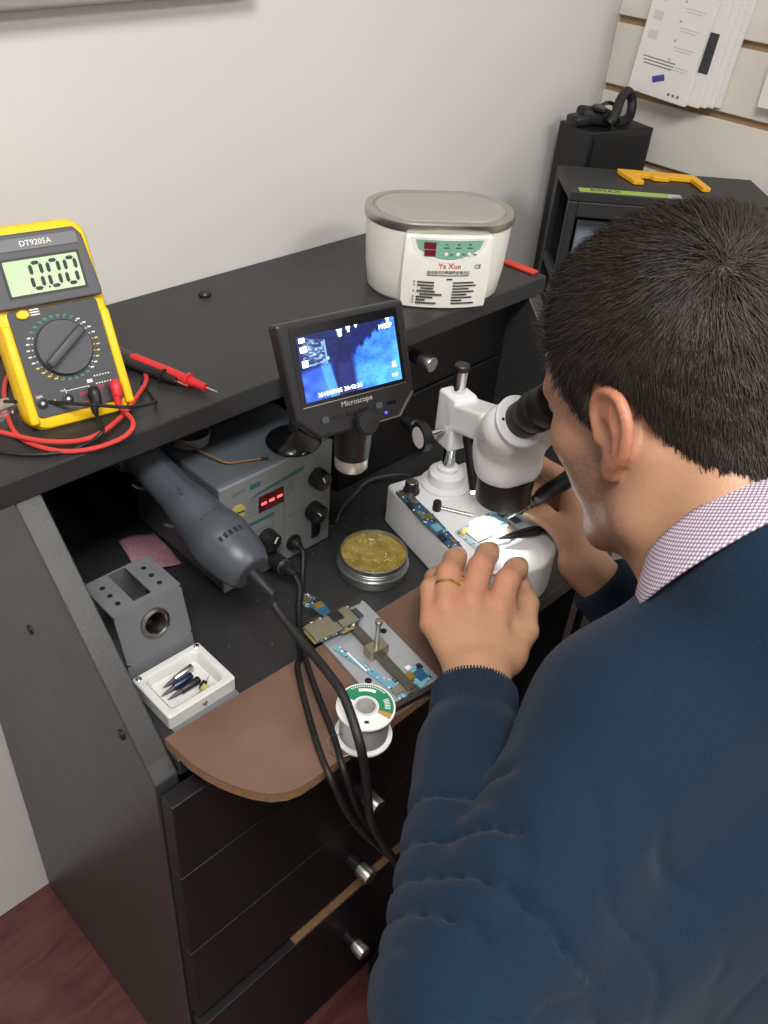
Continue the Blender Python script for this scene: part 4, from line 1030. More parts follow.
part('label_green', ring_sector(.0118, .0248, -62, 108, LZ, .0003), mat('green_label', (34, 128, 88), .45, var=.05), sp, world=True)
part('label_white', ring_sector(.0118, .0248, 108, 282, LZ, .0003), M_WHITEI, sp, world=True)
part('label_gold', ring_sector(.0118, .0246, -78, -62, LZ, .0003), mat('gold_label', (190, 140, 70), .45), sp, world=True)
b = BM()
for a in np.radians(np.arange(20, 68, 5.5)): box(b, so_ + Vector((.0185 * math.cos(a), .0185 * math.sin(a), LZ + .0004)), (.0016, .0034, .0003), float(a) - math.pi / 2)
for a in np.radians(np.arange(0, 85, 5)): box(b, so_ + Vector((.0228 * math.cos(a), .0228 * math.sin(a), LZ + .0004)), (.0010, .0014, .0003), float(a) - math.pi / 2)
for a in np.radians(np.arange(-50, -15, 5)): box(b, so_ + Vector((.0195 * math.cos(a), .0195 * math.sin(a), LZ + .0004)), (.0007, .005, .0003), float(a) - math.pi / 2)
part('label_print', b, M_WHITEI, sp, smooth=False, world=True, kind='stuff')
b = BM(); box(b, so_ + Vector((-.012, -.0135, LZ + .0004)), (.003, .004, .0003), .8); part('label_mark', b, M_DARKI, sp, smooth=False, world=True)
b = BM(); tube(b, [so_ + Vector((-.021, .006, .012)), so_ + Vector((-.034, .010, .014)), so_ + Vector((-.038, .002, .006)), so_ + Vector((-.032, -.006, .0012)), so_ + Vector((-.022, -.010, .0012))], .0005, 6, 6); part('loose_end', b, M_STEEL, sp, world=True)

# metal crumbs on the bench
b = BM()
for k in range(34):
    x, y = .50 + .12 * rs.random(), .555 + .05 * rs.random() if k < 18 else .46 + .1 * rs.random()
    if k >= 18: x = .33 + .16 * rs.random()
    if (x - .553) ** 2 + (y - .506) ** 2 < .045 ** 2 or y < .456: continue
    box(b, (x, y, ST + .0007), (.003 * rs.random() + .001, .0012, .001), Rm(rs.random() * 3, 0, 0))
o = single('solder_crumbs', b, M_STEEL, 'scattered bits of solder and metal swarf on the black bench top', 'debris', smooth=False); o['kind'] = 'stuff'

# ------------------------------------------------------------------ stereo microscope
d2 = Vector((-.24, -.97, 0)).normalized(); ang = math.atan2(d2.y, d2.x) + math.pi / 2     # local -y is towards the user
sc = thing('stereo_microscope', 'white stereo microscope with black eyepieces on a white base', 'microscope', (.623, .559, ST), rotz=ang)
def L3(a, bb, zz): return Vector((bb, -a, zz - ST))       # along-user, right, world height
M_SCW = mat('white_enamel', (226, 227, 228), .28, var=.02)
BH = .838
pts = [(0.0, 0.0), (.126, 0.0), (.130, -.06), (.130, -.135)] + [(.065 + .065 * math.cos(a), -.140 - .060 * math.sin(a)) for a in np.linspace(.0, math.pi, 22)][1:-1] + [(0.0, -.135), (0.0, -.06)]
b = BM(); slab(b, pts, .0005, BH - ST); bmesh.ops.recalc_face_normals(b, faces=b.faces)
part('base', b, M_SCW, sc, smooth=False, bevel=.005, bseg=3)
b = BM(); lathe(b, [(.030, 0), (.030, .003), (.0215, .005), (.0215, .018), (.019, .020), (.0125, .021), (.0125, .026), (.0095, .027)], L3(.03, .064, BH), (0, 0, 1), 36); part('post_collar', b, M_SCW, sc)
b = BM(); cyl(b, L3(.03, .064, BH + .02), L3(.03, .064, .992), .0075, .0075, 28); part('post', b, M_CHROME, sc)
b = BM(); lathe(b, [(.0077, 0), (.0085, .001), (.0085, .006), (.007, .0075)], L3(.03, .064, .9905), (0, 0, 1), 24); part('post_cap', b, M_BLACKP, sc)
# clamp block, arm and head housing as one casting
h_ = .0016
fd = Field((-.02, -.26, .09), (.15, .03, .30), h_)
I3 = np.eye(3)
fd.box(L3(.03, .064, .930), I3, (.0155, .0165, .034), .003)
Ra = np.array([[1, 0, 0], [0, math.cos(-.30), -math.sin(-.30)], [0, math.sin(-.30), math.cos(-.30)]]).T
fd.box(L3(.066, .066, .948), Ra, (.0175, .032, .0165), .003, .002)
V_, Q_ = None, None
hc = L3(.128, .066, .925)
fd.capsule(hc + Vector((-.008, 0, .004)), hc + Vector((.008, 0, .004)), .0295, .0295, .008)
fd.capsule(hc + Vector((0, .010, .024)), hc + Vector((0, -.006, .036)), .028, .027, .012, flat=((1, 0, 0), .74))
fd.capsule(hc + Vector((-.022, -.004, .050)), hc + Vector((-.027, -.018, .064)), .0250, .0265, .008)
fd.capsule(hc + Vector((.022, -.004, .050)), hc + Vector((.027, -.018, .064)), .0250, .0265, .008)
ed = Vector((0, -.66, .75)).normalized()
fd.cut(hc + ed * .083 + Vector((0, .003, 0)), ed, np.array(hc) + [-.07, -.09, .02], np.array(hc) + [.07, .06, .13], .003)
fd.cut(hc + Vector((0, 0, -.008)), (0, 0, -1), np.array(hc) + [-.06, -.06, -.06], np.array(hc) + [.06, .06, .02], .003)
V, Q = fd.mesh(); V = relax(V, Q, 2); arr_mesh('head_casting', V, Q, M_SCW, sc, world=False)
b = BM(); lathe(b, [(.0290, -.042), (.0300, -.040), (.0300, -.022), (.0304, -.020), (.0304, -.009)], hc, (0, 0, 1), 44, cap=False)
lathe(b, [(.0290, -.042), (.022, -.042), (.020, -.036)], hc, (0, 0, 1), 44); part('objective_barrel', b, mat('dark_bronze_black', (34, 31, 31), .38), sc)
b = BM(); lathe(b, [(.0306, -.004), (.0309, -.002), (.0304, .0)], hc + Vector((0, 0, -.005)), (0, 0, 1), 44, cap=False); part('barrel_ring', b, M_BLACKP, sc)
for s in (-1, 1):
    e0 = hc + Vector((s * .026, -.0170, .0640)); 
    e0 = e0 + ed * (.083 - (e0 - hc - Vector((0, .003, 0))).dot(ed))
    b = BM(); lathe(b, [(.0262, -.003), (.0268, .0005), (.0255, .0022), (.019, .0026)], e0, ed, 36); part('eyepiece_flange', b, M_SCW, sc)
    b = BM(); lathe(b, [(.0175, .001), (.0185, .004), (.0185, .016), (.0175, .017), (.0185, .019), (.0205, .028), (.0205, .036), (.0190, .039), (.0200, .041), (.0195, .053), (.0180, .057), (.0150, .057), (.0130, .048)], e0, ed, 36); part('eyepiece', b, M_BLACKR, sc)
    for q in (-1, 1):
        _, eu, ev = basis(ed)
        p = e0 + eu * .0215 * q * .9 + ev * .006
        b = BM(); lathe(b, [(.0016, .001), (.0016, .0030)], p, ed, 10); part('grub_screw', b, M_BLACKP, sc)
# height knob on the left
b = BM(); cyl(b, L3(.034, .050, .921), L3(.036, .018, .921), .0032, .0032, 14); kn = part('knob_shaft', b, M_CHROME, sc)
b = BM(); lathe(b, [(.0160, 0), (.0170, .001), (.0170, .0095), (.0160, .0105), (.0125, .0106), (.0122, .0098)], L3(.036, .022, .921), (-1, .05, 0), 36); part('height_knob', b, M_BLACKR, sc)
b = BM(); lathe(b, [(.0122, 0), (.0122, .0006)], L3(.036, .0118, .921), (-1, .05, 0), 30); part('knob_disc', b, M_WHITEP, sc)
# lamp tube under the arm
b = BM(); cyl(b, L3(.060, .064, .925), L3(.092, .060, .872), .0085, .0085, 22); part('lamp_tube', b, M_BLACKP, sc)
b = BM(); cyl(b, L3(.0915, .060, .8725), L3(.094, .060, .869), .0078, .0070, 22); part('lamp_lens', b, mat('lamp_lens', (250, 250, 250), .3, emit=(255, 250, 240), estr=4.0), sc)
# controls on the base
b = BM(); lathe(b, [(.0100, 0), (.0100, .003), (.0085, .004), (.0080, .013), (.0070, .0145)], L3(.026, .018, BH), (0, 0, 1), 26); kb = part('dimmer_knob', b, M_BLACKP, sc)
b = BM(); lathe(b, [(.0066, .0), (.0060, .0008)], L3(.026, .018, BH + .0145), (0, 0, 1), 24); part('knob_cap', b, M_STEEL, kb)
b = BM(); lathe(b, [(.0050, 0), (.0050, .010), (.0042, .012)], L3(.068, .026, BH), (0, 0, 1), 20); part('clip_stud', b, M_BLACKP, sc)
b = BM(); box(b, L3(.080, .040, BH + .0030), (.004, .048, .0015), Matrix.Rotation(.75, 3, 'Z'), .0004, 1); part('stage_clip', b, M_STEEL, sc, smooth=False)
# real lamp of the instrument: a small spot under the head
ls = bpy.data.lights.new('stage_lamp', 'SPOT'); ls.energy = 2.4; ls.spot_size = math.radians(58); ls.spot_blend = .8; ls.shadow_soft_size = .008; ls.color = (1, .98, .95)
lo = bpy.data.objects.new('stage_lamp', ls); COL.objects.link(lo); lo.parent = sc
p0 = L3(.0955, .060, .867); p1 = L3(.128, .058, BH); dd = (p1 - p0).normalized()
lo.matrix_local = Matrix.Translation(p0) @ dd.to_track_quat('-Z', 'Y').to_matrix().to_4x4()
sm_ = FR['stereo_microscope']
def onstage(a, bb, z): return tuple(sm_ @ L3(a, bb, z))
# boards on the stage
pcb('phone_board', 'blue phone board strip with steel sockets along the edge of the microscope base', (onstage(.082, .010, BH + .0006), ang),
    [[(-.010, .062), (.004, .062), (.006, .0), (.004, -.055), (-.010, -.055), (-.013, .0)]],
    [(-.002, .040, .008, .022, .003, M_STEEL, 'socket'), (-.008, .010, .006, .014, .0028, M_SHIELD, 'connector'), (.000, .004, .006, .010, .0018, M_GOLD, 'contact_pad'), (-.004, -.016, .010, .012, .002, M_PCBT, 'shield'), (-.009, -.034, .006, .010, .003, M_CHIP, 'chip'), (.0, -.042, .006, .010, .002, M_STEEL, 'connector'), (-.010, .030, .004, .012, .0024, M_CHIP, 'chip'), (-.006, .054, .007, .006, .002, M_GOLD, 'contact_pad')], M_PCBB)
pcb('phone_board', 'phone board with pale blue film and white shields lying lit under the microscope', (onstage(.128, .062, BH + .0006), ang + .15),
    [[(-.038, .022), (.030, .026), (.044, .010), (.040, -.018), (.0, -.024), (-.040, -.014)]],
    [(-.018, .004, .024, .022, .0016, M_SHIELD, 'shield'), (.010, .010, .022, .018, .0012, M_PCBT, 'shield'), (.014, -.012, .020, .012, .0014, M_SHIELD, 'shield'), (.030, .014, .012, .008, .0018, M_PCBB, 'connector'), (.034, -.002, .009, .010, .0016, M_PCBB, 'chip'), (.000, -.016, .004, .003, .0016, M_CHIP, 'chip'), (.006, -.019, .003, .003, .0014, M_CHIP, 'chip'), (-.030, .016, .012, .008, .0012, M_GOLD, 'contact_pad')], mat('pale_board', (176, 200, 214), .3, var=.2, vscale=160))
# tweezers lying on the stage
t = thing('tweezers', 'black pointed tweezers with worn tips lying on the microscope base', 'tweezers', onstage(.15, .09, BH))
P0 = Vector(onstage(.146, .052, BH + .0052)); P1 = Vector(onstage(.158, .114, BH + .0075)); 
for s in (-1, 1):
    off = Vector((.35, .9, 0)) * .0022 * s
    b = BM(); tube(b, [P0 + off * .1, P0.lerp(P1, .35) + off * 1.2, P0.lerp(P1, .7) + off * 1.6, P1 + off * .4], [.0006, .0024, .0034, .003], 6, 8); part('arm', b, M_BLACKP, t, world=True)
b = BM(); box(b, P1, (.014, .010, .006), Rm(-.2, 0, 0), .001); part('joint', b, M_BLACKG, t, smooth=False, world=True)

# ------------------------------------------------------------------ corner: speaker, headset, machine, packets
spk = thing('loudspeaker', 'tall narrow black loudspeaker box standing in the wall corner', 'loudspeaker', (1.32, .785, .7805), rotz=math.radians(-15.3))
b = BM(); bx(b, (-.066, -.040, .001), (.066, .037, 1.106 - .7805), .002); part('cabinet', b, M_BLACKP, spk, smooth=False)
b = BM(); bx(b, (-.058, -.043, .012), (.058, -.0395, .314), .001); part('grille', b, mat('black_speaker_cloth', (20, 20, 21), .9, bump=.5, bscale=900), spk, smooth=False)
for x in (-.05, .05):
    b = BM(); lathe(b, [(.008, 0), (.008, .0012)], (x, 0, 0), (0, 0, 1), 14); part('foot', b, M_BLACKR, spk)
HZ = 1.1064
hd = thing('headset', 'black headset with curled band lying on top of the loudspeaker', 'headset', (1.31, .785, HZ))
b = BM(); box(b, (1.293, .792, HZ + .0125), (.058, .034, .024), Rm(-.5, 0, .1), .007, 3); part('ear_pad', b, M_BLACKR, hd, world=True)
b = BM(); box(b, (1.268, .801, HZ + .009), (.040, .030, .016), Rm(-.3, 0, -.1), .005, 3); part('ear_pad', b, M_BLACKP, hd, world=True)
b = BM(); lathe(b, [(.012, 0), (.013, .003), (.010, .006)], (1.285, .783, HZ + .024), (0, -.2, 1), 20); part('ear_cap', b, M_BLACKG, hd, world=True)
b = BM(); tube(b, [(1.285, .762, HZ + .009), (1.297, .760, HZ + .020), (1.318, .768, HZ + .040), (1.345, .775, HZ + .047), (1.360, .772, HZ + .033), (1.352, .765, HZ + .014), (1.330, .760, HZ + .0085), (1.305, .759, HZ + .0085)], .0075, 8, 12); part('band', b, M_BLACKR, hd, world=True)
b = BM(); tube(b, [(1.30, .80, HZ + .018), (1.315, .79, HZ + .030), (1.332, .785, HZ + .025), (1.343, .79, HZ + .005)], .003, 6, 8); part('cable', b, M_BLACKR, hd, world=True)
# machine with open frame front
bxn = thing('machine_cabinet', 'black box cabinet with open framed front and green sticker beside the loudspeaker', 'machine', (1.232, .614, .7805), rotz=math.radians(-44.8))
M_CAB = mat('black_powder_coat', (40, 40, 42), .5, var=.08, bump=.15, bscale=300)
FW, FD, FH = .150, .062, 1.07 - .7805     # half width, half depth, height
def c3(lo, hi, m=M_CAB, name='panel', bev=.0015, parent=bxn):
    b = BM(); bx(b, lo, hi, bev); return part(name, b, m, parent, smooth=False)
c3((-FW, -FD, FH - .014), (FW, FD, FH), name='top_panel'); c3((-FW, FD - .008, .001), (FW, FD, FH - .0142), name='back_panel'); c3((FW - .012, -FD, .001), (FW, FD - .0082, FH - .0142), name='side_panel')
c3((-FW, -FD, .001), (FW - .0122, FD - .0082, .014), name='bottom_panel')
c3((-FW, -FD, .0142), (-FW + .013, -FD + .012, FH - .0142), name='post'); c3((-FW, FD - .021, .0142), (-FW + .010, FD - .0082, FH - .0142), name='post'); c3((-FW, -FD + .0122, .150), (-FW + .008, FD - .0212, .166), name='brace')
c3((-FW + .0132, -FD, FH - .036), (FW - .0122, -FD + .010, FH - .0142), name='header')
c3((-FW + .026, -FD + .030, .09), (FW - .03, -FD + .036, FH - .050), mat('blue_grey_window', (122, 132, 146), .25), 'inner_window')
b = BM(); bx(b, (-FW + .012, -FD + .0002, FH + .0001), (-.012, -FD + .017, FH + .0007)); part('green_sticker', b, mat('green_sticker_top', (150, 178, 84), .5, var=.1), bxn, smooth=False)
text('sticker_print', 'BIMAX', .0150, M_DARKI, bxn, frame((-FW + .050, -FD + .0085, FH + .0009), (1, 0, 0), (0, 1, 0)))
b = BM(); bx(b, (-.011, -FD + .0002, FH + .0001), (.010, -FD + .017, FH + .0006)); part('silver_sticker', b, mat('silver_sticker', (180, 184, 184), .4), bxn, smooth=False)
M_YPLAS = mat('amber_yellow_plastic', (232, 172, 30), .4)
b = BM(); YB = Matrix.Translation((1.237, .625, 1.0706)) @ Matrix.Rotation(math.radians(-46.5), 4, 'Z')
slab(b, [(-.060, .030), (.056, .030), (.066, -.030), (.054, -.031), (.047, .010), (.018, .010), (.012, .002), (-.010, .002), (-.016, .010), (-.036, .010), (-.030, -.022), (-.045, -.024), (-.060, .018)], 0, .006, YB)
single('plastic_bracket', b, M_YPLAS, 'amber yellow plastic bracket lying on the black machine cabinet', 'bracket', smooth=False, bevel=.0008)
# packets on the slat wall (leaning in the groove)
def packet(label, y0, y1, z0, z1, xoff, ry, th_=.009, front=None, skew=0.0):
    t = thing('retail_packet', label, 'packet', (WX - xoff, (y0 + y1) / 2, z0), mtx=Matrix.Rotation(ry, 3, 'Z') @ Matrix.Rotation(skew, 3, 'X'))
    wd = y1 - y0; hh = z1 - z0
    b = BM(); bx(b, (-th_, -wd / 2, 0), (0, wd / 2, hh), .0006, 1); part('box', b, M_PAPER, t, smooth=False)
    b = BM(); cyl(b, (-th_ * .5, 0, hh - .012), (xoff + .004, 0, hh - .012), .002, .002, 8); part('hook', b, M_STEEL, t)
    return t, wd, hh, th_
t, wd, hh, th_ = packet('white boxed screen protector with printed steps and small blue phone picture on the slat wall', .684, .786, 1.151, 1.330, .034, .05, skew=.07)
Fp_ = lambda y, z: frame((-th_ - .0004, y, z), (0, -1, 0), (0, 0, 1))
b = BM()
for k in range(5):
    z = .160 - .026 * k
    box(b, (-th_, -.004, z), (.0006, .0035, .0035)); 
    for j in range(2): box(b, (-th_, -.022, z - .008 - .004 * j), (.0006, .034 - .008 * j, .0008))
part('step_print', b, mat('grey_print_light', (176, 174, 176), .7), t, smooth=False, kind='stuff')
b = BM()
for k in range(3): box(b, (-th_, .012, .052 - .0045 * k), (.0006, .056 - .004 * k, .0014))
for k in range(3): box(b, (-th_, -.020 - .008 * k, .010), (.0006, .004, .004))
part('caption_print', b, mat('grey_print_dark', (110, 108, 110), .7), t, smooth=False, kind='stuff')
b = BM(); box(b, (-th_ - .0003, .004, .027), (.0008, .020, .009), Matrix.Rotation(-.4, 3, 'X')); part('phone_picture', b, M_BLUEI, t, smooth=False)
b = BM()
for k in range(4): box(b, (-th_, .034, .160 - .026 * k), (.0006, .016, .012))
part('picture_print', b, mat('pale_grey_print', (205, 203, 203), .7), t, smooth=False, kind='stuff')
for k in range(4):
    lab = ['thin white boxed packet with dark picture hanging behind the printed one', 'plain white packet second behind the printed screen protector box', 'plain white packet third behind the printed screen protector box', 'rearmost white packet of the hanging pack, against the slat wall'][k]
    t2, wd2, hh2, th2 = packet(lab, .666 - .008 * k, .748 - .008 * k, 1.150 + .001 * k, 1.322, .0245 - .0072 * k, .03, .006, skew=.05)
    if k == 0:
        b = BM(); box(b, (-th2, -wd2 / 2 + .010, .075), (.0008, .016, .055)); part('dark_picture', b, mat('dark_photo_print', (52, 54, 60), .4, var=.5, vscale=60), t2, smooth=False)
packet('white packet hanging alone further along the slat wall', .50, .580, 1.168, 1.30, .012, .0, .008)
# file wedge beyond the shelf end
b = BM(); box(b, (.985, .56, .885), (.006, .10, .20), Rm(.1, .0, .12), .001); single('plastic_folder', b, mat('grey_folder', (138, 144, 150), .35), 'grey plastic folder standing between the bench end and the black cabinet', 'folder', smooth=False)
# ------------------------------------------------------------------ the seated person
HO = np.array([.606, .247, 1.098]); HM = np.array(Rm(math.radians(-8.5), math.radians(-33.9), math.radians(1.0)))
hR, hF, hU = HM[:, 0], HM[:, 1], HM[:, 2]; hL = -hR
HA = np.array([hF, hL, hU])
def hw(f, l, u): return HO + hF * f + hL * l + hU * u
CC = np.array([.579, .161, 1.047]); AXC = np.array([.358, .880, .312]); AXC /= np.linalg.norm(AXC)
NK = CC - AXC * .025
SL = np.array([.447, .138, .930]); EL = np.array([.243, .113, .850]); WL = np.array([.461, .285, .853])
SR = np.array([.795, .062, .925]); ER = np.array([.748, .105, .690]); WR_ = np.array([.682, .320, .842])

def head_core(fd, g=0.0, face=True):
    fd.ellipsoid(hw(-.010, 0, .048), HA, (.099 + g, .077 + g, .087 + g), 0)
    fd.ellipsoid(hw(.040, 0, .052), HA, (.052 + g, .062 + g, .058 + g), .02)
skin = Field((.16, -.02, .62), (.90, .46, 1.26), .0025)
head_core(skin)
skin.ellipsoid(hw(.050, 0, -.005), HA, (.050, .057, .062), .02)
skin.ellipsoid(hw(.020, 0, -.058), HA, (.062, .053, .046), .024)
for s in (-1, 1):
    skin.ellipsoid(hw(.060, s * .044, -.008), HA, (.028, .020, .024), .016)
    skin.capsule(hw(-.004, s * .052, -.030), hw(.008, s * .051, -.070), .017, .018, .022)
    skin.capsule(hw(.008, s * .052, -.072), hw(.078, s * .019, -.097), .023, .020, .024)
    skin.ellipsoid(hw(.045, s * .040, -.045), HA, (.035, .018, .030), .02)
    skin.capsule(hw(.090, s * .010, .038), hw(.080, s * .042, .035), .009, .009, .014)
skin.ellipsoid(hw(.086, 0, -.096), HA, (.020, .024, .018), .016)
skin.ellipsoid(hw(.078, 0, -.055), HA, (.030, .034, .030), .02)
skin.capsule(hw(.099, 0, .030), hw(.121, 0, -.018), .0075, .0115, .012)
for s in (-1, 1):
    skin.ellipsoid(hw(.110, s * .012, -.022), HA, (.012, .008, .009), .008)
    skin.ellipsoid(hw(.108, s * .032, .021), HA, (.017, .017, .011), .012, 'sub')
    skin.ellipsoid(hw(.084, s * .032, .021), HA, (.012, .013, .011), .003)
skin.capsule(hw(.105, -.017, -.054), hw(.105, .017, -.054), .0052, .0052, .005)
skin.capsule(hw(.103, -.015, -.065), hw(.103, .015, -.065), .0060, .0060, .005)
# neck
nb = hw(-.030, 0, -.030)
skin.capsule(nb, NK, .057, .060, .03)
skin.capsule(hw(.015, 0, -.07), NK + np.array([.02, .055, -.05]), .034, .040, .03)
for s in (-1, 1):
    skin.capsule(hw(-.025, s * .055, -.025), NK + hL * s * .03 + np.array([0.01, .05, -.04]), .016, .018, .022)
    skin.capsule(hw(-.055, s * .022, -.03), NK + hL * s * .03 + np.array([0, -.01, 0]), .026, .03, .03)
# ears
for s in (-1, 1):
    e1 = hU * .97 - hF * .20; e1 /= np.linalg.norm(e1)
    e2 = -hF * .95 + hL * s * .30; e2 -= e1 * (e2 @ e1); e2 /= np.linalg.norm(e2)
    e3 = np.cross(e1, e2); e3 = e3 if e3 @ (hL * s) > 0 else -e3
    c0 = hw(.002, s * .0745, -.001)
    def ep(b_, u_, o_=0.0): return c0 + e2 * b_ * 1.34 + e1 * u_ * 1.03 + e3 * o_
    skin.ellipsoid(ep(.009, .003, .0010), np.array([e2, e1, e3]), (.022, .029, .0046), .004)
    helix = [(-.006, .004), (-.007, .018), (-.001, .029), (.010, .033), (.020, .028), (.0255, .016), (.025, .002), (.020, -.012), (.011, -.023)]
    hx = [tuple(q)[:2] for q in spline([(x_, y_, 0) for x_, y_ in helix], 5)]
    for a, b_ in zip(hx, hx[1:]): skin.capsule(ep(*a, .003), ep(*b_, .003), .0046, .0046, .0012)
    skin.ellipsoid(ep(.008, .0, -.006), np.array([e2, e1, e3]), (.017, .024, .0085), .006)
    skin.ellipsoid(ep(.003, -.0275, .0015), np.array([e2, e1, e3]), (.0110, .0110, .0055), .005)
    anti = [(.013, .020), (.0145, .006), (.012, -.008), (.005, -.016)]
    for a, b_ in zip(anti, anti[1:]): skin.capsule(ep(*a, .0035), ep(*b_, .0035), .0030, .0030, .003)
    skin.ellipsoid(ep(.004, -.002, .0055), np.array([e2, e1, e3]), (.0095, .0125, .0066), .004, 'sub')
    skin.ellipsoid(ep(.016, .018, .0075), np.array([e2, e1, e3]), (.0045, .010, .0042), .003, 'sub')
    skin.ellipsoid(ep(-.0055, -.004, .003), np.array([e2, e1, e3]), (.0042, .007, .0045), .003)
# thin trunk and arms inside the clothes keep the body one piece
skin.capsule(NK, (.606, .085, .86), .050, .070, .03)
skin.capsule((.612, .08, .86), (.61, .05, .70), .075, .07, .04)
for S_, E_, W_2 in ((SL, EL, WL), (SR, ER, WR_)):
    skin.capsule(NK + np.array([0, 0, -.05]), S_, .045, .040, .03); skin.capsule(S_, E_, .038, .033, .02); skin.capsule(E_, E_ + (W_2 - E_) * .45, .028, .027, .02); skin.capsule(E_ + (W_2 - E_) * .45, W_2, .027, .026, .02)
def finger(J, R, k=.004, root=None):
    J = [np.array(p, float) for p in J]
    for (a, b_), (ra, rb) in zip(zip(J, J[1:]), zip(R, R[1:])): skin.capsule(a, b_, ra, rb, k)
# left hand (back of the hand up, fingertips on the board)
MCP = {'i': (.536, .322, .864), 'm': (.519, .343, .866), 'r': (.498, .356, .863), 'p': (.480, .357, .853)}
fwd = np.array([.78, .55, .05]); fwd /= np.linalg.norm(fwd); upv = np.array([-.15, -.1, .98]); 
wl = WL + fwd * .004
for kx, (r0, r1) in {'i': (.0165, .0118), 'm': (.0165, .0122), 'r': (.0160, .0116), 'p': (.0150, .0105)}.items():
    m_ = np.array(MCP[kx]); lat = {'i': .012, 'm': .004, 'r': -.004, 'p': -.012}[kx]
    side = np.array([.57, -.82, 0.]); skin.capsule(wl + side * lat, m_, r0, r1, .010)
skin.capsule((.490, .312, .850), (.512, .330, .853), .018, .014, .015)
finger([MCP['i'], (.564, .335, .874), (.590, .344, .868), (.606, .351, .858)], (.0130, .0122, .0118, .0106))
finger([MCP['m'], (.556, .364, .877), (.584, .377, .870), (.602, .386, .858)], (.0132, .0124, .0119, .0108))
finger([MCP['r'], (.527, .380, .874), (.553, .394, .868), (.571, .404, .857)], (.0126, .0120, .0115, .0104))
finger([MCP['p'], (.508, .385, .861), (.527, .397, .856), (.541, .405, .849)], (.0112, .0102, .0094, .0080))
skin.capsule((.474, .284, .850), (.512, .285, .846), .0190, .0165, .014); skin.capsule((.535, .295, .848), (.545, .318, .856), .010, .010, .012)
finger([(.505, .284, .846), (.548, .294, .846), (.580, .317, .846), (.601, .341, .846)], (.0165, .0118, .0112, .0088), .006)
for p in ((.536, .322, .8705), (.519, .343, .8725), (.498, .356, .8690)): skin.ellipsoid(p, np.eye(3), (.0085, .0085, .0065), .006)
for p in ((.564, .335, .8775), (.556, .364, .8805), (.527, .380, .8775)): skin.ellipsoid(p, np.eye(3), (.0085, .0085, .0078), .004)
# right hand, pinching a pen-like tool
MR = {'i': (.738, .385, .885), 'm': (.750, .372, .872), 'r': (.755, .358, .858), 'p': (.752, .345, .847)}
for kx, rr_ in {'i': .0118, 'm': .0120, 'r': .0114, 'p': .0104}.items(): skin.capsule(WR_ + np.array([.006, .004, .002]), MR[kx], .0170, rr_, .010)
finger([MR['i'], (.722, .424, .898), (.702, .430, .888), (.686, .419, .874)], (.0116, .0100, .0090, .0078))
finger([MR['m'], (.738, .416, .876), (.717, .423, .864), (.701, .415, .857)], (.0118, .0102, .0092, .0080))
finger([MR['r'], (.744, .400, .859), (.725, .411, .852), (.711, .406, .850)], (.0112, .0098, .0088, .0076))
finger([MR['p'], (.742, .385, .850), (.729, .397, .849), (.718, .395, .849)], (.0102, .0088, .0080, .0070))
finger([(.690, .335, .846), (.693, .360, .858), (.688, .384, .866), (.683, .401, .866)], (.0165, .0120, .0112, .0090), .006)
skin.capsule((.700, .345, .852), (.725, .365, .865), .017, .016, .012)
V, Q = skin.mesh(); V = relax(V, Q, 2, .45)
del skin
# per-vertex skin tone
tone = np.tile(np.array([186, 140, 110.]), (len(V), 1))
P = V - HO; pf, pl, pu = P @ hF, P @ hL, P @ hU
def sst(a, b_, x): t_ = np.clip((x - a) / (b_ - a), 0, 1); return t_ * t_ * (3 - 2 * t_)
isH = (V[:, 2] > .93) & (np.linalg.norm(P, axis=1) < .19)
stub = sst(.004, -.030, pu + .28 * (pf - .045)) * sst(-.012, .020, pf) * sst(-.135, -.100, pu) * isH
stub = np.maximum(stub, .8 * sst(.085, .1, pf) * sst(-.025, -.04, pu) * isH)
nz_ = rng.random(len(V))
tone = tone * (1 - (stub * (.26 + .40 * nz_))[:, None]) + np.array([94, 74, 62.]) * (stub * (.26 + .40 * nz_))[:, None]
ear = sst(.073, .080, np.abs(pl)) * (np.abs(pu) < .045) * (np.abs(pf + .01) < .04) * isH
tone += ear[:, None] * np.array([6, -10, -8])
for c in list(MCP.values()) + [(.564, .335, .877), (.556, .364, .879), (.527, .380, .876)]:
    w = np.exp(-((V - np.array(c)) ** 2).sum(1) / (2 * .011 ** 2)); tone += w[:, None] * np.array([5, -12, -10])
lip = sst(.017, .010, np.abs(pl)) * sst(.098, .104, pf) * sst(.016, .010, np.abs(pu + .060)) * isH; tone += lip[:, None] * np.array([-12, -40, -30])
tone += (nz_[:, None] - .5) * 5
tl = np.clip(tone / 255., 0, 1); tl = np.where(tl <= .04045, tl / 12.92, ((tl + .055) / 1.055) ** 2.4)
M_SKIN = mat('skin', (186, 140, 110), .48, sss=.12, attr='tone', bump=.18, bscale=420)
ORG = Vector((.70, -.05, FLOOR))
person = arr_mesh('person', V - np.array(ORG), Q, M_SKIN, None); person.location = ORG
FR['person'] = Matrix.Translation(ORG)
ca = person.data.attributes.new('tone', 'FLOAT_COLOR', 'POINT')
ca.data.foreach_set('color', np.concatenate([tl, np.ones((len(tl), 1))], 1).astype(np.float32).ravel())
meta(person, 'person with short dark hair and navy sweater bent over the stereo microscope', 'person')

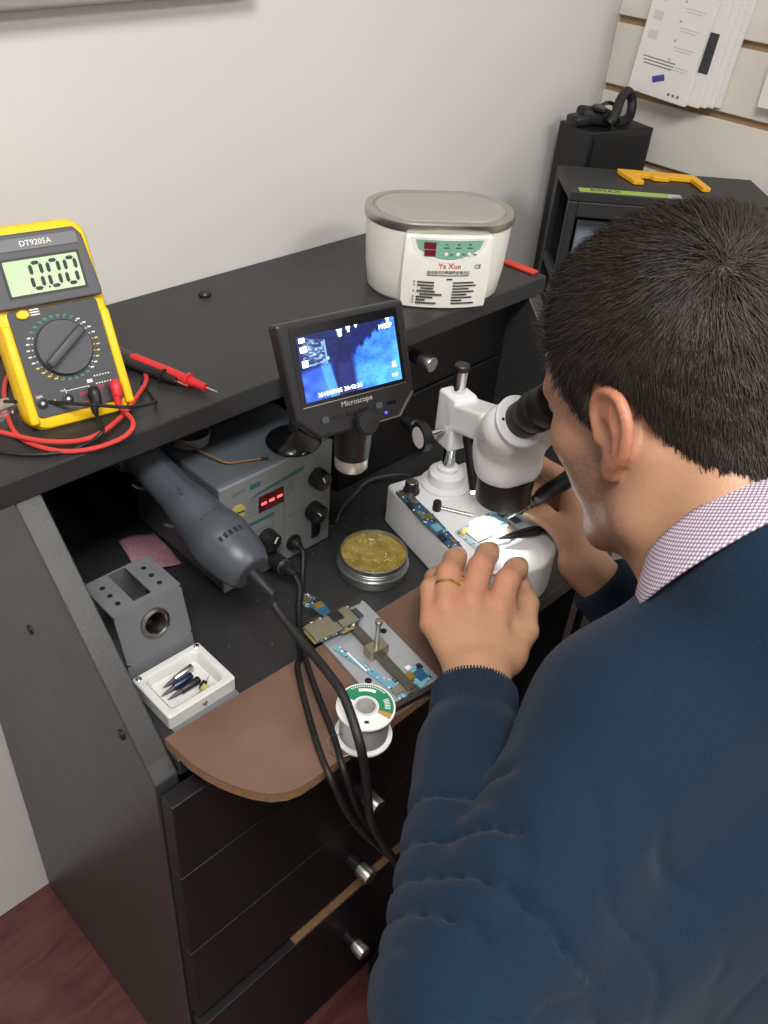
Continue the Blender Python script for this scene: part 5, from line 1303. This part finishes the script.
# ---- hair
HLT = np.radians([0, 25, 40, 50, 58, 64, 70, 78, 86, 96, 106, 116, 126, 140, 155, 180])
HLU = np.array([.110, .110, .111, .109, .098, .060, .014, .004, .036, .046, .040, .012, -.020, -.044, -.055, -.057])
def hairline(f, l): return np.interp(np.abs(np.arctan2(l, f + .0)), HLT, HLU)
hair = Field(HO - .16, HO + .17, .0025)
hair.ellipsoid(hw(-.010, 0, .050), HA, (.1065, .0835, .0970), 0)
hair.ellipsoid(hw(.038, 0, .058), HA, (.0565, .0660, .0640), .02)
hair.ellipsoid(hw(-.050, 0, .065), HA, (.066, .068, .070), .02)
hair.capsule(hw(-.052, 0, .0), hw(-.052, 0, -.080), .0640, .058, .02)
for s in (-1, 1): hair.capsule(hw(.040, s * .052, .045), hw(.034, s * .0555, -.018), .020, .0115, .012)
g = [hair.lo[i] + hair.h * np.arange(hair.n[i]) for i in range(3)]
GX, GY, GZ = np.meshgrid(*g, indexing='ij')
gf = (GX - HO[0]) * hF[0] + (GY - HO[1]) * hF[1] + (GZ - HO[2]) * hF[2]; gl = (GX - HO[0]) * hL[0] + (GY - HO[1]) * hL[1] + (GZ - HO[2]) * hL[2]; gu_ = (GX - HO[0]) * hU[0] + (GY - HO[1]) * hU[1] + (GZ - HO[2]) * hU[2]
cutd = (hairline(gf, gl) - gu_).astype(np.float32) * .75
hair.f = np.maximum(hair.f, cutd) + np.maximum(.008 - np.abs(hair.f - cutd), 0) ** 2 / .032
hn = (np.sin(gf * 310 + gl * 120) * np.sin(gl * 280 - gu_ * 90) * np.sin(gu_ * 260 + gf * 60)).astype(np.float32)
hair.f += hn * .0012
V, Q = hair.mesh(); V = relax(V, Q, 1)
M_HAIR = mat('dark_brown_hair', (55, 46, 40), .48, var=.35, vscale=120, bump=.4, bscale=300)
arr_mesh('hair', V, Q, M_HAIR, person)
N = vnormals(V, Q)
P = V - HO; pf, pl, pu = P @ hF, P @ hL, P @ hU
ok = np.where((N @ hU > -.75) & (np.linalg.norm(P, axis=1) > .06) & (pu > hairline(pf, pl) + .001))[0]
ns = 60000
pick = ok[rng.integers(0, len(ok), ns)]
p = V[pick] + rng.normal(0, .0012, (ns, 3)); n_ = N[pick]
wh = hw(-.086, .028, .090)
v = p - wh; dist = np.linalg.norm(v, axis=1, keepdims=True); v /= dist
swirl = np.cross(n_, v)
flow = v + swirl * .45 * np.exp(-dist / .05)
sidew = sst(.05, .08, np.abs((p - HO) @ hL))[:, None] * sst(.08, .03, (p - HO) @ hU)[:, None]
flow = flow * (1 - .7 * sidew) + (hF * .15 - hU * 1.0) * .7 * sidew
frw = sst(.03, .07, (p - HO) @ hF)[:, None]; flow = flow + frw * (hF * .3 - hU * .25)
flow += rng.normal(0, .15, (ns, 3))
T = flow - n_ * (flow * n_).sum(1, keepdims=True); T /= np.linalg.norm(T, axis=1, keepdims=True) + 1e-9
hu = ((p - HO) @ hU); Ln = (.009 + .011 * sst(-.02, .10, hu)) * (0.7 + .6 * rng.random(ns)); Ln = Ln[:, None] * (1 - .45 * sst(.02, .07, (p - HO) @ hF))[:, None]
lift = (.10 + .14 * sst(.0, .1, hu))[:, None] * (.4 + rng.random((ns, 1)))
c0 = p - n_ * .0015; c1 = p + T * Ln * .5 + n_ * Ln * lift * .55; c2 = p + T * Ln + n_ * Ln * lift * .7
B_ = np.cross(T, n_); B_ /= np.linalg.norm(B_, axis=1, keepdims=True) + 1e-9
rr0 = (.00034 + .00018 * rng.random((ns, 1)))
ringsV = []
for c, k_ in ((c0, 1.0), (c1, .85), (c2, .18)):
    for a in range(3):
        an = 2 * math.pi * a / 3; ringsV.append(c + (B_ * math.cos(an) + n_ * math.sin(an)) * rr0 * k_)
VV = np.stack(ringsV, 1).reshape(-1, 3)
base = (np.arange(ns) * 9)[:, None]
FF = []
for rg in range(2):
    for a in range(3): FF.append(base + np.array([[rg * 3 + a, rg * 3 + (a + 1) % 3, rg * 3 + 3 + (a + 1) % 3, rg * 3 + 3 + a]]))
FF = np.stack(FF, 1).reshape(-1, 4)
hs_ = arr_mesh('hair_strands', VV, FF, M_HAIR, person); hs_['kind'] = 'stuff'

# ---- sweater
M_KNIT = mat('navy_knit', (17, 38, 57), .9, var=.5, vscale=650, bump=.5, bscale=900, sheen=.06, spec=.2)
sw = Field((.10, -.34, .50), (.98, .36, 1.18), .004)
lat = np.array([.973, -.231, 0])
sw.capsule((.610, .070, .870), (.605, .025, .70), .118, .126, 0, flat=(lat, .62))
sw.capsule((.605, .025, .70), (.610, -.025, .565), .126, .130, .03, flat=(lat, .64))
sw.capsule(SL + np.array([.03, -.005, 0]), SR + np.array([-.03, 0, 0]), .066, .066, .05)
C2 = CC - AXC * .056; sw.capsule(C2, (.600, .065, .93), .080, .10, .05); sw.capsule(C2 + hL * .03 + np.array([0, -.01, -.035]), SL, .052, .066, .05); sw.capsule(C2 - hL * .02, SR, .062, .064, .05)
sw.capsule(SL, EL, .070, .058, .03); sw.capsule((.47, .06, .84), (.33, .085, .82), .075, .060, .04); sw.capsule((.50, .02, .76), (.38, .06, .76), .08, .06, .05)
ELx = EL + np.array([-.006, 0, 0])
mid = EL + (WL - EL) * .62
sw.capsule(EL, mid, .0575, .0455, .008)
cuff0 = EL + (WL - EL) * .68; cuff1 = EL + (WL - EL) * .93
sw.capsule(cuff0, cuff1, .0385, .0370, .002)
sw.capsule(mid, EL + (WL - EL) * .70, .0455, .0465, .006)
sw.capsule(SR, ER, .068, .056, .03)
midr = ER + (WR_ - ER) * .70; sw.capsule(ER, midr, .056, .044, .02); sw.capsule(midr, ER + (WR_ - ER) * .93, .0385, .0370, .004)
def cut_end(Pt, dirn, rad):
    dirn = dirn / np.linalg.norm(dirn)
    q_ = sw.sub(Pt - rad, Pt + rad); sl, X, Y, Z = q_
    D = ((X - Pt[0]) * dirn[0] + (Y - Pt[1]) * dirn[1] + (Z - Pt[2]) * dirn[2]).astype(np.float32)
    sw.f[sl] = np.maximum(sw.f[sl], np.minimum(D, .02))
cut_end(cuff1, WL - EL, .085); cut_end(ER + (WR_ - ER) * .90, WR_ - ER, .075)
# neck opening
axn = AXC
sw.capsule(CC - axn * .012, CC + axn * .10, .066, .085, .006, op='sub')
bkd = -hF - AXC * float(-hF @ AXC); bkd /= np.linalg.norm(bkd); lfd = np.cross(AXC, bkd); lfd = lfd if lfd @ hL > 0 else -lfd
rp = [CC - AXC * (.050 + .012 * max(0, abs(q) - 50) / 60) + (bkd * math.cos(math.radians(q)) + lfd * math.sin(math.radians(q))) * (.0735 - .010 * max(0, abs(q) - 50) / 60) for q in range(-110, 111, 10)]
for a_, b_ in zip(rp, rp[1:]): sw.capsule(a_, b_, .0140, .0140, .016)
# folds
def folds(A_, B_2, r, freq, amp, t0, t1, ph, tilt=(0, 0, 0)):
    A_, B_2 = np.array(A_), np.array(B_2); d_ = B_2 - A_; L_ = np.linalg.norm(d_); d_ = d_ / L_
    q_ = sw.sub(np.minimum(A_, B_2) - r - .02, np.maximum(A_, B_2) + r + .02); sl, X, Y, Z = q_
    X, Y, Z = X - A_[0], Y - A_[1], Z - A_[2]
    t = (X * d_[0] + Y * d_[1] + Z * d_[2]) / L_
    rad = np.sqrt(np.maximum((X ** 2 + Y ** 2 + Z ** 2) - (t * L_) ** 2, 0))
    w_ = sst(t0, t0 + .12, t) * sst(t1, t1 - .12, t) * sst(r + .02, r, rad)
    skew = (X * tilt[0] + Y * tilt[1] + Z * tilt[2])
    s_ = np.sin((t * L_ + skew) * freq + ph + 1.2 * np.sin(X * 30) + .8 * np.sin(Z * 42 + Y * 18))
    sw.f[sl] += (amp * w_ * (1 - np.abs(s_)) ** 4).astype(np.float32)
folds(EL, WL, .085, 95, .011, -.02, .55, .3, (.25, -.3, .1))
folds(SL, EL, .10, 48, .004, .25, 1.0, 1.0, (.3, .5, .2))
folds((.61, .06, .86), (.61, -.02, .62), .22, 30, .0015, -.1, 1.1, .4, (.5, .2, 0))
folds(ER, WR_, .07, 110, .006, .0, .6, .6)
V, Q = sw.mesh(); V = relax(V, Q, 2)
swo = arr_mesh('sweater', V, Q, M_KNIT, person); swo['label'] = 'navy blue knitted sweater'
# ribbed cuff lines: small raised ribs around the left wrist
b = BM(); da = Vector(WL - EL).normalized(); _, cu_, cv_ = basis(da); c1_ = Vector(cuff0); Lc = (Vector(cuff1) - c1_).length
for k in range(84):
    a = 2 * math.pi * k / 84; e = cu_ * math.cos(a) + cv_ * math.sin(a)
    cyl(b, c1_ + da * .010 + e * .0388, c1_ + da * (Lc - .001) + e * .0373, .0008, .0008, 6)
part('cuff_ribs', b, M_KNIT, person, world=True, kind='stuff')

# ---- shirt collar
M_SHIRT = bpy.data.materials.new('patterned_shirt_cotton'); M_SHIRT.use_nodes = True
nt = M_SHIRT.node_tree; bs = nt.nodes['Principled BSDF']; bs.inputs['Roughness'].default_value = .8
uvn = nt.nodes.new('ShaderNodeUVMap'); vor = nt.nodes.new('ShaderNodeTexVoronoi'); vor.inputs['Scale'].default_value = 1.0; vor.inputs['Randomness'].default_value = 0.0
mpn = nt.nodes.new('ShaderNodeMapping'); mpn.inputs['Scale'].default_value = (1, 1, 1); mpn.inputs['Rotation'].default_value = (0, 0, .785)
nt.links.new(uvn.outputs[0], mpn.inputs[0]); nt.links.new(mpn.outputs[0], vor.inputs['Vector'])
crn = nt.nodes.new('ShaderNodeValToRGB'); crn.color_ramp.elements[0].position = .30; crn.color_ramp.elements[1].position = .46
crn.color_ramp.elements[0].color = lin((226, 218, 226)); crn.color_ramp.elements[1].color = lin((140, 116, 144))
nt.links.new(vor.outputs['Distance'], crn.inputs[0]); nt.links.new(crn.outputs[0], bs.inputs['Base Color'])
bk = -hF - axn * float(-hF @ axn); bk /= np.linalg.norm(bk)          # back direction, square to the neck axis
lf = np.cross(axn, bk); lf = lf if lf @ hL > 0 else -lf
nphi, nrow = 72, 9
def collar_pt(phi, s):
    """phi 0 at the nape, +-155 deg at the front; s 0 top edge .. 1 lower edge"""
    fr = np.clip((abs(phi) - 60) / 95, 0, 1)
    a = math.radians(phi); dirv = bk * math.cos(a) + lf * math.sin(a)
    r = .067 + .008 * fr + .026 * s ** 1.2 + .003 * math.sin(s * math.pi)
    hgt = -s * (.042 - .017 * fr ** 2)
    return CC + axn * hgt + dirv * r
COLT = .034
Vc, uvs = [], []
for i in range(nphi + 1):
    phi = -155 + 310 * i / nphi
    for j in range(nrow + 1):
        Vc.append(collar_pt(phi, j / nrow)); uvs.append((math.radians(phi) * .078 / .0031, j / nrow * .050 / .0031))
Fc = [(i * (nrow + 1) + j, (i + 1) * (nrow + 1) + j, (i + 1) * (nrow + 1) + j + 1, i * (nrow + 1) + j + 1) for i in range(nphi) for j in range(nrow)]
co_ = arr_mesh('shirt_collar', Vc, Fc, M_SHIRT, person); co_['label'] = 'pale shirt collar with small purple pattern'
uvl = co_.data.uv_layers.new(name='UVMap')
li = np.empty(len(co_.data.loops), np.int32); co_.data.loops.foreach_get('vertex_index', li)
uvl.data.foreach_set('uv', np.array(uvs, np.float32)[li].ravel())
sm = co_.modifiers.new('thickness', 'SOLIDIFY'); sm.thickness = .0022; sm.offset = 0
# inner band of the collar
Vb = []
for i in range(nphi + 1):
    phi = -150 + 300 * i / nphi; a = math.radians(phi); dirv = bk * math.cos(a) * 1.04 + lf * math.sin(a)
    for j in range(4): Vb.append(CC + axn * (-.002 - .045 * j / 3) + dirv * (.0630 + .008 * np.clip((abs(phi) - 60) / 95, 0, 1)))
Fb = [(i * 4 + j, (i + 1) * 4 + j, (i + 1) * 4 + j + 1, i * 4 + j + 1) for i in range(nphi) for j in range(3)]
cb = arr_mesh('collar_band', Vb, Fb, mat('shirt_inner', (206, 196, 206), .8), person); cb.modifiers.new('thickness', 'SOLIDIFY').thickness = .0015

# ---- trousers and shoes
M_TROU = mat('dark_trousers', (28, 27, 36), .85, var=.15, vscale=300, bump=.3, bscale=600)
tr = Field((.44, -.36, FLOOR + .02), (1.0, .42, .70), .006)
tr.capsule((.55, .0, .575), (.68, -.02, .575), .098, .098, 0)
HIPS = (((.545, -.02, .575), (.520, .285, .560), (.525, .262, .12)), ((.69, -.04, .575), (.820, .280, .560), (.825, .262, .12)))
for h0, k0, a0 in HIPS:
    tr.capsule(h0, k0, .084, .068, .03); tr.capsule(k0, (k0[0], k0[1] - .006, .33), .064, .058, .02); tr.capsule((k0[0], k0[1] - .006, .33), a0, .058, .048, .02)
tr.cut((0, 0, FLOOR + .055), (0, 0, -1))
V, Q = tr.mesh(); V = relax(V, Q, 2); arr_mesh('trousers', V, Q, M_TROU, person)
for h0, k0, a0 in HIPS:
    sf = Field((a0[0] - .07, a0[1] - .12, FLOOR - .01), (a0[0] + .07, a0[1] + .22, FLOOR + .13), .004)
    sf.capsule((a0[0], a0[1] - .035, FLOOR + .045), (a0[0], a0[1] + .10, FLOOR + .032), .042, .040, 0); sf.capsule((a0[0], a0[1], FLOOR + .05), (a0[0], a0[1], FLOOR + .10), .040, .044, .02)
    sf.cut((0, 0, FLOOR + .001), (0, 0, -1)); V, Q = sf.mesh(); V = relax(V, Q, 2); arr_mesh('shoe', V, Q, M_BLACKR, person)

# ---- ring on the left hand, tool in the right hand
ra, rb_ = Vector(MCP['r']), Vector((.527, .380, .874)); rc = ra.lerp(rb_, .60); rd = (rb_ - ra).normalized()
b = BM(); lathe(b, [(.0122, -.0017), (.0132, -.0014), (.0135, 0), (.0132, .0014), (.0122, .0017), (.0122, -.0017)], rc, rd, 40, cap=False)
single('finger_ring', b, M_GOLD, 'plain gold ring worn on the left hand', 'ring')
t0_, t1_ = Vector((.672, .416, .8480)), Vector((.705, .350, .945)); td = (t1_ - t0_).normalized()
tl_ = thing('driver_tool', 'black slim hand tool with brass rings held under the microscope', 'hand tool', tuple(t0_))
b = BM(); lathe(b, [(.0003, 0), (.0012, .006), (.0018, .016)], t0_, td, 12); part('blade', b, M_STEEL, tl_, world=True)
b = BM(); lathe(b, [(.0030, .014), (.0050, .018), (.0060, .024), (.0060, .044), (.0085, .050), (.0095, .058), (.0095, .094), (.0080, .106), (.005, .108)], t0_, td, 20); part('handle', b, M_BLACKP, tl_, world=True)
for q_ in (.026, .033, .040):
    b = BM(); lathe(b, [(.0062, q_), (.0068, q_ + .0006), (.0068, q_ + .0018), (.0062, q_ + .0024)], t0_, td, 20, cap=False); part('grip_ring', b, mat('worn_brass', (120, 104, 66), .4, .8), tl_, world=True)

# ---- stool
stl = thing('stool', 'round black padded stool on a star base under the seated person', 'stool', (.61, -.04, FLOOR))
b = BM(); lathe(b, [(.150, .385), (.170, .395), (.172, .415), (.160, .430), (.10, .436), (.0, .437)], (0, 0, 0), (0, 0, 1), 40); part('seat', b, M_BLACKR, stl)
b = BM(); cyl(b, (0, 0, .06), (0, 0, .385), .022, .022, 20); part('column', b, M_CHROME, stl)
for k in range(5):
    a = 2 * math.pi * k / 5 + .3
    b = BM(); tube(b, [(0, 0, .075), (.12 * math.cos(a), .12 * math.sin(a), .068), (.24 * math.cos(a), .24 * math.sin(a), .052)], [.020, .017, .012], 4, 10); part('base_arm', b, M_BLACKP, stl)
    b = BM(); cyl(b, (.235 * math.cos(a) - .012 * math.sin(a), .235 * math.sin(a) + .012 * math.cos(a), .0215), (.235 * math.cos(a) + .012 * math.sin(a), .235 * math.sin(a) - .012 * math.cos(a), .0215), .021, .021, 18); part('castor', b, M_BLACKR, stl)
